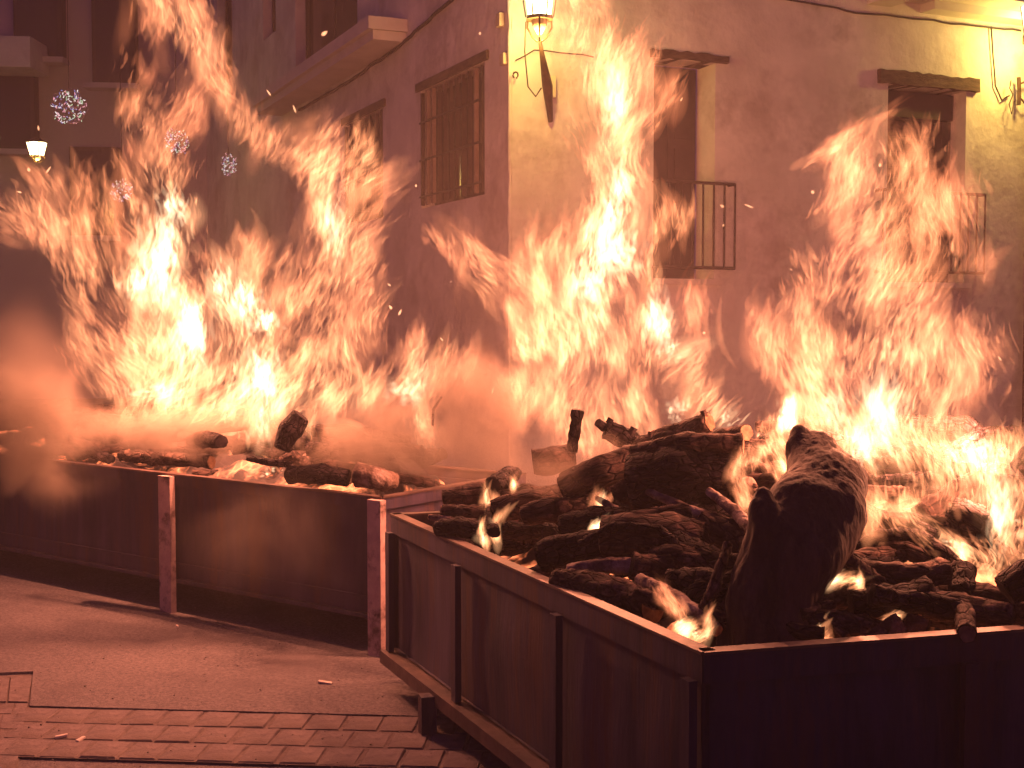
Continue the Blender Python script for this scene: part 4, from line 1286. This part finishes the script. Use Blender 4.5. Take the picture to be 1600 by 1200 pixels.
LS = [
 # tall left column and the summit
 [(255, 640, 70, .75), (245, 560, 75, .85), (240, 470, 62, .95), (245, 390, 58, .9), (250, 320, 56, .75), (245, 260, 50, .55), (225, 200, 40, .4), (215, 150, 24, .35), (218, 95, 10, .3)],
 [(-25, (330, 150, 20, .4)), ] if False else [(352, 160, 16, .35), (338, 115, 32, .5), (312, 65, 42, .55), (282, 20, 50, .55), (268, -30, 54, .5)],
 [(225, 60, 20, .4), (235, 20, 24, .5), (245, -20, 30, .5)],
 # arch running to the upper right
 [28, (345, 140, 14, .35), (375, 180, 22, .45), (405, 215, 26, .5), (440, 235, 26, .5), (480, 225, 44, .5), (530, 235, 52, .6), (570, 265, 40, .65), (608, 292, 20, .5)],
 [(268, 260, 40, .5), (290, 200, 30, .35), (300, 150, 18, .3), (322, 118, 12, .3)],
 # left wing leaning out
 [-30, (270, 560, 90, .65), (200, 470, 95, .6), (140, 400, 85, .55), (85, 345, 62, .5), (35, 330, 45, .4), (-10, 335, 34, .35)],
 [-20, (150, 330, 30, .4), (138, 285, 14, .4), (134, 255, 6, .35)],
 [-25, (85, 300, 26, .4), (70, 275, 14, .35), (55, 262, 8, .3)],
 [(195, 320, 26, .45), (185, 280, 12, .4)],
 # middle hump
 [(330, 640, 95, .8), (345, 550, 100, .8), (355, 470, 80, .75), (375, 410, 55, .55), (395, 372, 30, .4)],
 # right column below the arch
 [(490, 640, 90, .65), (512, 560, 88, .65), (520, 480, 84, .55), (528, 410, 62, .6), (528, 350, 58, .65), (515, 290, 62, .6), (505, 235, 52, .5)],
 [(450, 600, 40, .5), (450, 520, 44, .45), (455, 450, 34, .4), (470, 390, 18, .35)],
 [30, (590, 500, 16, .4), (575, 440, 24, .5), (590, 350, 14, .4), (600, 300, 12, .4)],
 # bottom skirt
 [(105, 520, 30, .45), (150, 560, 42, .55), (220, 600, 42, .7), (320, 625, 40, .7), (430, 620, 50, .8), (540, 620, 42, .6)],
 # right hand wing
 [35, (560, 620, 36, .65), (620, 600, 46, .7), (680, 580, 46, .7), (722, 565, 36, .6), (745, 555, 16, .5)],
 [10, (630, 560, 18, .35), (650, 530, 16, .3), (665, 512, 8, .3)],
 [10, (640, 640, 40, .7), (665, 668, 26, .6), (680, 690, 10, .5)],
 # tongue falling to the embers
 [(405, 620, 42, .9), (398, 670, 24, .85), (408, 705, 20, .8)],
 [(400, 735, 34, .8), (430, 745, 22, .8)],
 [(492, 640, 14, .7), (478, 680, 10, .7)], [(470, 716, 18, .5), (486, 712, 6, .5)],
 [-30, (105, 690, 14, .2), (85, 690, 10, .2)],
]
LCORE = [(255, 400, 24, 60, .8), (302, 520, 24, 56, .9), (385, 470, 24, 34, .9), (412, 500, 26, 26, 1.1), (408, 585, 28, 44, .8), (268, 330, 20, 44, .7), (240, 612, 36, 14, .7), (345, 440, 14, 40, .6), (420, 738, 18, 8, 1.0), (212, 440, 24, 30, .6), (640, 610, 40, 26, .4), (520, 350, 20, 60, .3), (410, 660, 12, 40, .7)]
LHOLE = [(292, 388, 12, 22), (178, 480, 24, 34), (272, 78, 15, 22), (455, 672, 20, 24), (90, 278, 9, 10), (72, 395, 10, 10)]
fire('fire', 'widest fire, arching over the left trough with a tall forked summit', 6.75, .34, LS, LCORE, LHOLE, base_pt=(330, 720), gain=.70, lights=((302, 520, 0, 90), (405, 500, -.1, 80), (255, 400, .1, 90), (530, 300, .1, 90), (225, 520, .15, 50)))

MS = [
 [(955, 700, 128, .6), (940, 620, 140, .6), (930, 560, 150, .65), (925, 490, 135, .7), (945, 420, 118, .8), (960, 360, 92, .8), (965, 300, 72, .75), (960, 240, 62, .6), (955, 180, 74, .6), (950, 120, 74, .6), (922, 60, 62, .55), (895, 0, 54, .5), (885, -40, 44, .45)],
 [5, (985, 240, 30, .5), (1000, 180, 46, .55), (990, 120, 48, .55), (965, 60, 40, .5)],
 [20, (1000, 130, 30, .4), (1035, 150, 24, .35), (1066, 155, 14, .35)],
 [(840, 560, 60, .5), (850, 480, 50, .5), (870, 400, 30, .5), (880, 350, 14, .4)],
 [15, (1000, 370, 40, .6), (1045, 350, 30, .5), (1072, 325, 14, .4)],
 [-28, (860, 540, 60, .5), (810, 470, 55, .5), (760, 410, 38, .4), (710, 380, 28, .35), (668, 362, 14, .3)],
 [-5, (730, 430, 10, .25), (712, 395, 14, .3), (694, 372, 16, .3)],
 [(820, 430, 30, .4), (825, 390, 16, .35), (825, 360, 6, .3)],
 [30, (1055, 540, 40, .8), (1080, 590, 36, .6), (1115, 625, 30, .55), (1145, 655, 20, .8)],
 [-10, (1085, 500, 12, .35), (1095, 455, 6, .3)], [(1106, 540, 7, .35), (1104, 515, 4, .3)], [(1078, 470, 5, .35), (1080, 450, 3, .3)],
 [(830, 640, 50, .35), (815, 580, 50, .45)],
 [(1090, 640, 30, .7), (1105, 610, 16, .6), (1100, 590, 7, .6)],
]
MCORE = [(965, 395, 40, 34, .7), (965, 300, 18, 60, .4), (1030, 500, 24, 50, .55), (1045, 540, 18, 30, .4), (925, 440, 30, 40, .6), (960, 160, 24, 50, .45), (1140, 655, 18, 12, 1.0), (1060, 640, 24, 22, .5), (950, 340, 22, 40, .6)]
MHOLE = [(945, 588, 40, 26), (962, 500, 12, 30), (1010, 215, 18, 20), (1078, 600, 12, 16)]
fire('fire', 'middle fire, a single tall column rising beside the corner lantern', 5.75, .32, MS, MCORE, MHOLE, base_pt=(950, 700), gain=.72, lights=((1030, 510, 0, 110), (960, 395, .1, 120), (955, 220, 0, 140)))

RS = [
 [(1400, 700, 150, .6), (1385, 630, 165, .6), (1368, 560, 180, .58), (1370, 490, 165, .55), (1390, 420, 130, .55), (1400, 360, 112, .5), (1395, 300, 104, .45), (1385, 250, 78, .4), (1370, 225, 52, .3)],
 [8, (1320, 320, 50, .35), (1320, 270, 50, .38), (1335, 225, 34, .35), (1350, 200, 12, .3)],
 [40, (1275, 250, 12, .3), (1305, 225, 18, .32), (1345, 198, 12, .3), (1372, 182, 5, .25)],
 [5, (1450, 380, 50, .4), (1460, 320, 40, .4), (1462, 280, 20, .3)],
 [10, (1425, 260, 24, .35), (1438, 225, 10, .35), (1447, 198, 5, .3)],
 [5, (1475, 330, 24, .35), (1482, 290, 8, .25), (1490, 250, 5, .2)],
 [-8, (1260, 600, 70, .5), (1215, 540, 48, .42), (1190, 505, 22, .3), (1182, 470, 7, .2)],
 [20, (1500, 420, 34, .35), (1520, 400, 18, .3)],
 [-5, (1520, 620, 36, .45), (1528, 540, 30, .35), (1535, 490, 16, .25)], [(1562, 560, 6, .3), (1560, 535, 4, .2)],
 [-15, (1340, 660, 60, .75), (1400, 720, 60, .65), (1460, 740, 62, .6), (1530, 720, 60, .7), (1600, 715, 50, .6)],
 [(1300, 650, 40, .5), (1250, 620, 40, .45)],
 [-10, (1290, 600, 50, .5), (1250, 540, 44, .48), (1240, 480, 36, .4), (1262, 430, 18, .3)],
]
RCORE = [(1345, 685, 26, 36, .35), (1528, 702, 26, 18, 1.0), (1380, 640, 40, 60, .3), (1490, 850, 18, 16, .6), (1560, 800, 24, 60, .4), (1300, 640, 30, 40, .3)]
RHOLE = [(1305, 488, 26, 30), (1400, 742, 30, 20), (1512, 812, 36, 28), (1400, 292, 8, 16), (1480, 400, 16, 22), (1420, 640, 20, 16), (1590, 735, 18, 20), (1395, 400, 14, 22), (1600, 905, 40, 30)]
fire('fire', 'right hand fire, a broad pale blaze leaning out of the near trough', 4.5, .26, RS, RCORE, RHOLE, base_pt=(1400, 780), gain=.82, lights=((1345, 600, .1, 60), (1528, 660, .1, 50), (1390, 400, .1, 90)))

RS2 = [
 [-15, (1340, 660, 60, .75), (1400, 720, 60, .65), (1460, 740, 62, .6), (1530, 720, 60, .7), (1600, 715, 50, .6)],
 [-12, (1570, 800, 46, .65), (1560, 760, 60, .65), (1540, 700, 50, .6)],
 [-38, (1400, 790, 34, .5), (1470, 850, 24, .6), (1530, 870, 34, .6), (1580, 860, 34, .6)],
 [-12, (1590, 930, 30, .6), (1585, 870, 44, .6), (1580, 800, 50, .6)],
 [(1560, 950, 8, .6), (1545, 905, 20, .6), (1560, 870, 30, .6)],
 [(1400, 800, 40, .5), (1360, 780, 34, .5), (1352, 830, 14, .5)],
]
fire('fire', 'low flames sweeping over the logs down to the right edge of the near trough', 3.9, .12, RS2,
     [(1528, 702, 26, 18, .9), (1490, 850, 18, 14, .6), (1560, 800, 24, 60, .5), (1350, 700, 26, 40, .4)],
     [(1400, 742, 30, 20), (1512, 812, 34, 26), (1420, 640, 20, 16), (1590, 735, 18, 20), (1600, 905, 40, 30), (1460, 770, 16, 14)],
     base_pt=(1480, 800), gain=.95, lick_len=.8, lights=((1540, 760, .05, 18),))

# small flames between the logs, each its own little fire
SMALL = [
 ('flame curling round the hollow log end at the left tip of the pile', 5.0, [[(768, 800, 10, .7), (758, 775, 8, .8), (762, 752, 6, .5)], [(775, 790, 8, .6), (770, 778, 6, .6)]], (762, 790, 5, 8, .8)),
 ('slim flame licking down beside the near rim at the left tip', 4.82, [[(760, 850, 6, .8), (752, 830, 5, .7), (750, 815, 3, .6)]], (755, 842, 3, 6, 1.0)),
 ('white flame under the upright stub at the left of the pile', 4.8, [[(778, 840, 9, .7), (768, 822, 8, .8), (775, 808, 5, .6), (795, 802, 4, .5)]], (770, 825, 4, 8, .8)),
 ('tiny flame left of the long sloping log', 5.0, [[(802, 762, 4, .6), (804, 745, 3, .5)]], (803, 758, 3, 4, .8)),
 ('small flame in the gap above the centre of the pile', 4.6, [[30, (928, 776, 5, .6), (945, 788, 6, .6), (958, 792, 4, .6)]], (940, 785, 4, 4, .7)),
 ('glowing spot low in the centre of the pile', 4.45, [[60, (926, 820, 5, .9), (946, 824, 5, .9)]], (938, 822, 6, 4, .9)),
 ('tall flame pouring between the largest trunk and the leaning stump', 4.15, [[(1240, 770, 14, .6), (1222, 730, 24, .6), (1205, 690, 34, .6), (1200, 650, 36, .6)], [(1165, 790, 14, .4), (1155, 745, 14, .4), (1175, 700, 26, .45)], [(1150, 730, 12, .4), (1140, 740, 8, .4)], [(1232, 670, 14, 1.0), (1230, 640, 16, 1.0), (1240, 620, 10, .8)]], (1230, 648, 14, 24, 1.4)),
 ('bright flame at the near corner of the front trough with a tall thin tip', 3.42, [[45, (1060, 975, 10, .8), (1085, 990, 12, .9), (1100, 1000, 8, .9)], [(1108, 1004, 6, .9), (1110, 980, 5, .6), (1106, 955, 2, .5)], [(1070, 960, 16, .3), (1045, 940, 16, .15), (1030, 915, 12, .1)]], (1088, 990, 12, 8, 1.2)),
 ('glow inside the opening right of the stump', 3.98, [[80, (1340, 872, 12, .6), (1380, 862, 18, .55), (1430, 880, 14, .45)], [70, (1350, 850, 10, .6), (1400, 845, 12, .6)]], (1360, 868, 16, 6, .4)),
 ('white hot spot against the right flank of the stump', 3.62, [[60, (1292, 903, 10, .9), (1320, 905, 10, .8), (1345, 910, 6, .7)], [(1345, 925, 4, .7), (1342, 900, 4, .7)]], (1298, 903, 9, 7, 1.4)),
 ('small flame beside the crossing sticks near the right rim', 3.52, [[20, (1278, 975, 5, .8), (1290, 988, 6, .7), (1296, 995, 5, .5)]], (1280, 978, 3, 6, .9)),
 ('faint flame behind the ash flakes near the right rim', 3.55, [[60, (1390, 962, 5, .6), (1402, 966, 5, .6)]], (1397, 964, 5, 3, .5)),
 ('flames along the foot of the round log end in the right blaze', 4.2, [[60, (1360, 800, 16, .5), (1420, 792, 20, .5), (1470, 800, 16, .5)], [(1440, 860, 10, .5), (1428, 830, 14, .5)]], (1440, 830, 8, 8, .4)),
 ('flame at the foot of the arched branch on the right', 3.9, [[(1520, 900, 12, .7), (1535, 930, 10, .7), (1560, 945, 8, .6)], [(1510, 880, 10, .6), (1500, 850, 12, .6)]], (1500, 870, 8, 8, .5)),
]
for lab, Y, sp, co in SMALL:
    # the flame helper keeps its parts; a small one is denser for its size
    f_ = fire('small_flame', lab, Y, .03, sp, [co], [], dens=3.2, gain=.85, lick_len=.45, base_pt=(co[0], co[1] + co[3]))
    f_['category'] = 'flame'; f_['group'] = 'small flames between the logs'

# sparks and loose flame flakes
SP = [(1065, 155), (420, 145), (507, 52), (750, 52), (1375, 258), (1128, 322), (1170, 322), (1130, 352), (1236, 421), (650, 290), (610, 480), (705, 440), (800, 600), (770, 610), (1100, 520), (76, 265), (62, 245), (30, 300), (608, 445), (625, 488), (1270, 300), (690, 530), (1562, 560), (460, 170), (1185, 680), (60, 200), (45, 265)]
n = len(SP)
SPx = np.array([p[0] for p in SP], float); SPy = np.array([p[1] for p in SP], float)
Ys = RNG.uniform(4.8, 6.6, n)
C = np.array([list(P(x, y, Y)) for x, y, Y in zip(SPx, SPy, Ys)])
Dd = np.stack([RNG.normal(0, .6, n), RNG.normal(0, .3, n), RNG.uniform(.2, 1, n)], axis=1)
o = strand_mesh('sparks', C, Dd, RNG.uniform(.012, .05, n), RNG.uniform(.003, .009, n), np.zeros((n, 3)), np.tile([1.0, .42, .2], (n, 1)) * .8, M['flame_lick'], None, K=7, S=5)
tag(o, 'orange sparks and torn flecks of flame flying above the fires', 'sparks', kind='stuff')

# ================================================================== SMOKE
def smoke(px, py, Y, rx, ry, rz, dens, ns, lab, seed, lo=.42, hi=.62, rot=0):
    bm = bmesh.new(); bmesh.ops.create_icosphere(bm, subdivisions=3, radius=1.0)
    o = obj('smoke', bm, smoke_mat('smoke_puff', dens, ns, seed=seed, lo=lo, hi=hi), None, True)
    o.location = P(px, py, Y); o.scale = (rx, ry, rz); o.rotation_euler = (0, rot, 0)
    tag(o, lab, 'smoke', kind='stuff')
smoke(10, 570, 6.3, .52, .30, .55, 2.4, 1.8, 'thin mauve smoke rising above the dense puff at the far left', 61.0, .30, .85)
smoke(50, 682, 6.35, .66, .40, .58, 10, 2.8, 'dense orange smoke puff spilling over the far left of the left trough', 3.1, .34, .80)
smoke(270, 675, 6.6, .85, .30, .26, 8, 4.5, 'thin orange smoke lying over the logs left of the middle of the left trough', 8.2)
smoke(590, 690, 6.4, .62, .36, .40, 9, 3.6, 'orange smoke rising at the right end of the left trough', 14.5, .40, .66)
smoke(740, 655, 5.7, .66, .35, .50, 6.5, 3.2, 'orange smoke drifting from the left tip of the near pile', 21.0, .38, .68)
smoke(440, 850, 6.15, 1.0, .14, .50, 2.6, 2.0, 'faint brown smoke hanging before the front of the left trough', 27.0, .30, .95)
smoke(900, 720, 4.75, .55, .2, .24, 3.0, 3.4, 'haze of smoke over the top of the near pile', 33.0)
# thin smoke drifting behind the fires, in front of the houses
smoke(720, 430, 8.6, 1.9, 1.1, 1.9, .38, 1.2, 'broad veil of orange smoke drifting up past the corner of the house', 41.0, .30, .85)
smoke(250, 330, 11.5, 4.4, 2.0, 3.2, .11, .7, 'thin purple smoke filling the side street behind the left fire', 47.0, .25, .85)
#smoke(1250, 420, 8.9, 2.6, 1.0, 2.0, .07, .9, 'thin smoke drifting before the wall behind the right fire', 52.0, .25, .85)

# haze in the whole street
bm = bmesh.new(); bmesh.ops.create_cube(bm, size=1)
m, n_, l_ = newmat('street_haze')
n_.remove(n_['Principled BSDF'])
pv = n_.new('ShaderNodeVolumeScatter')
pv.inputs['Color'].default_value = (.88, .80, .84, 1)
pv.inputs['Density'].default_value = .0066
pv.inputs['Anisotropy'].default_value = .1
l_.new(pv.outputs[0], n_['Material Output'].inputs['Volume'])
hz = obj('haze', bm, m)
hz.scale = (124, 104, 15.2); hz.location = (0, 40, 6.5)
tag(hz, 'thin smoky night air filling the street', 'haze', kind='stuff')
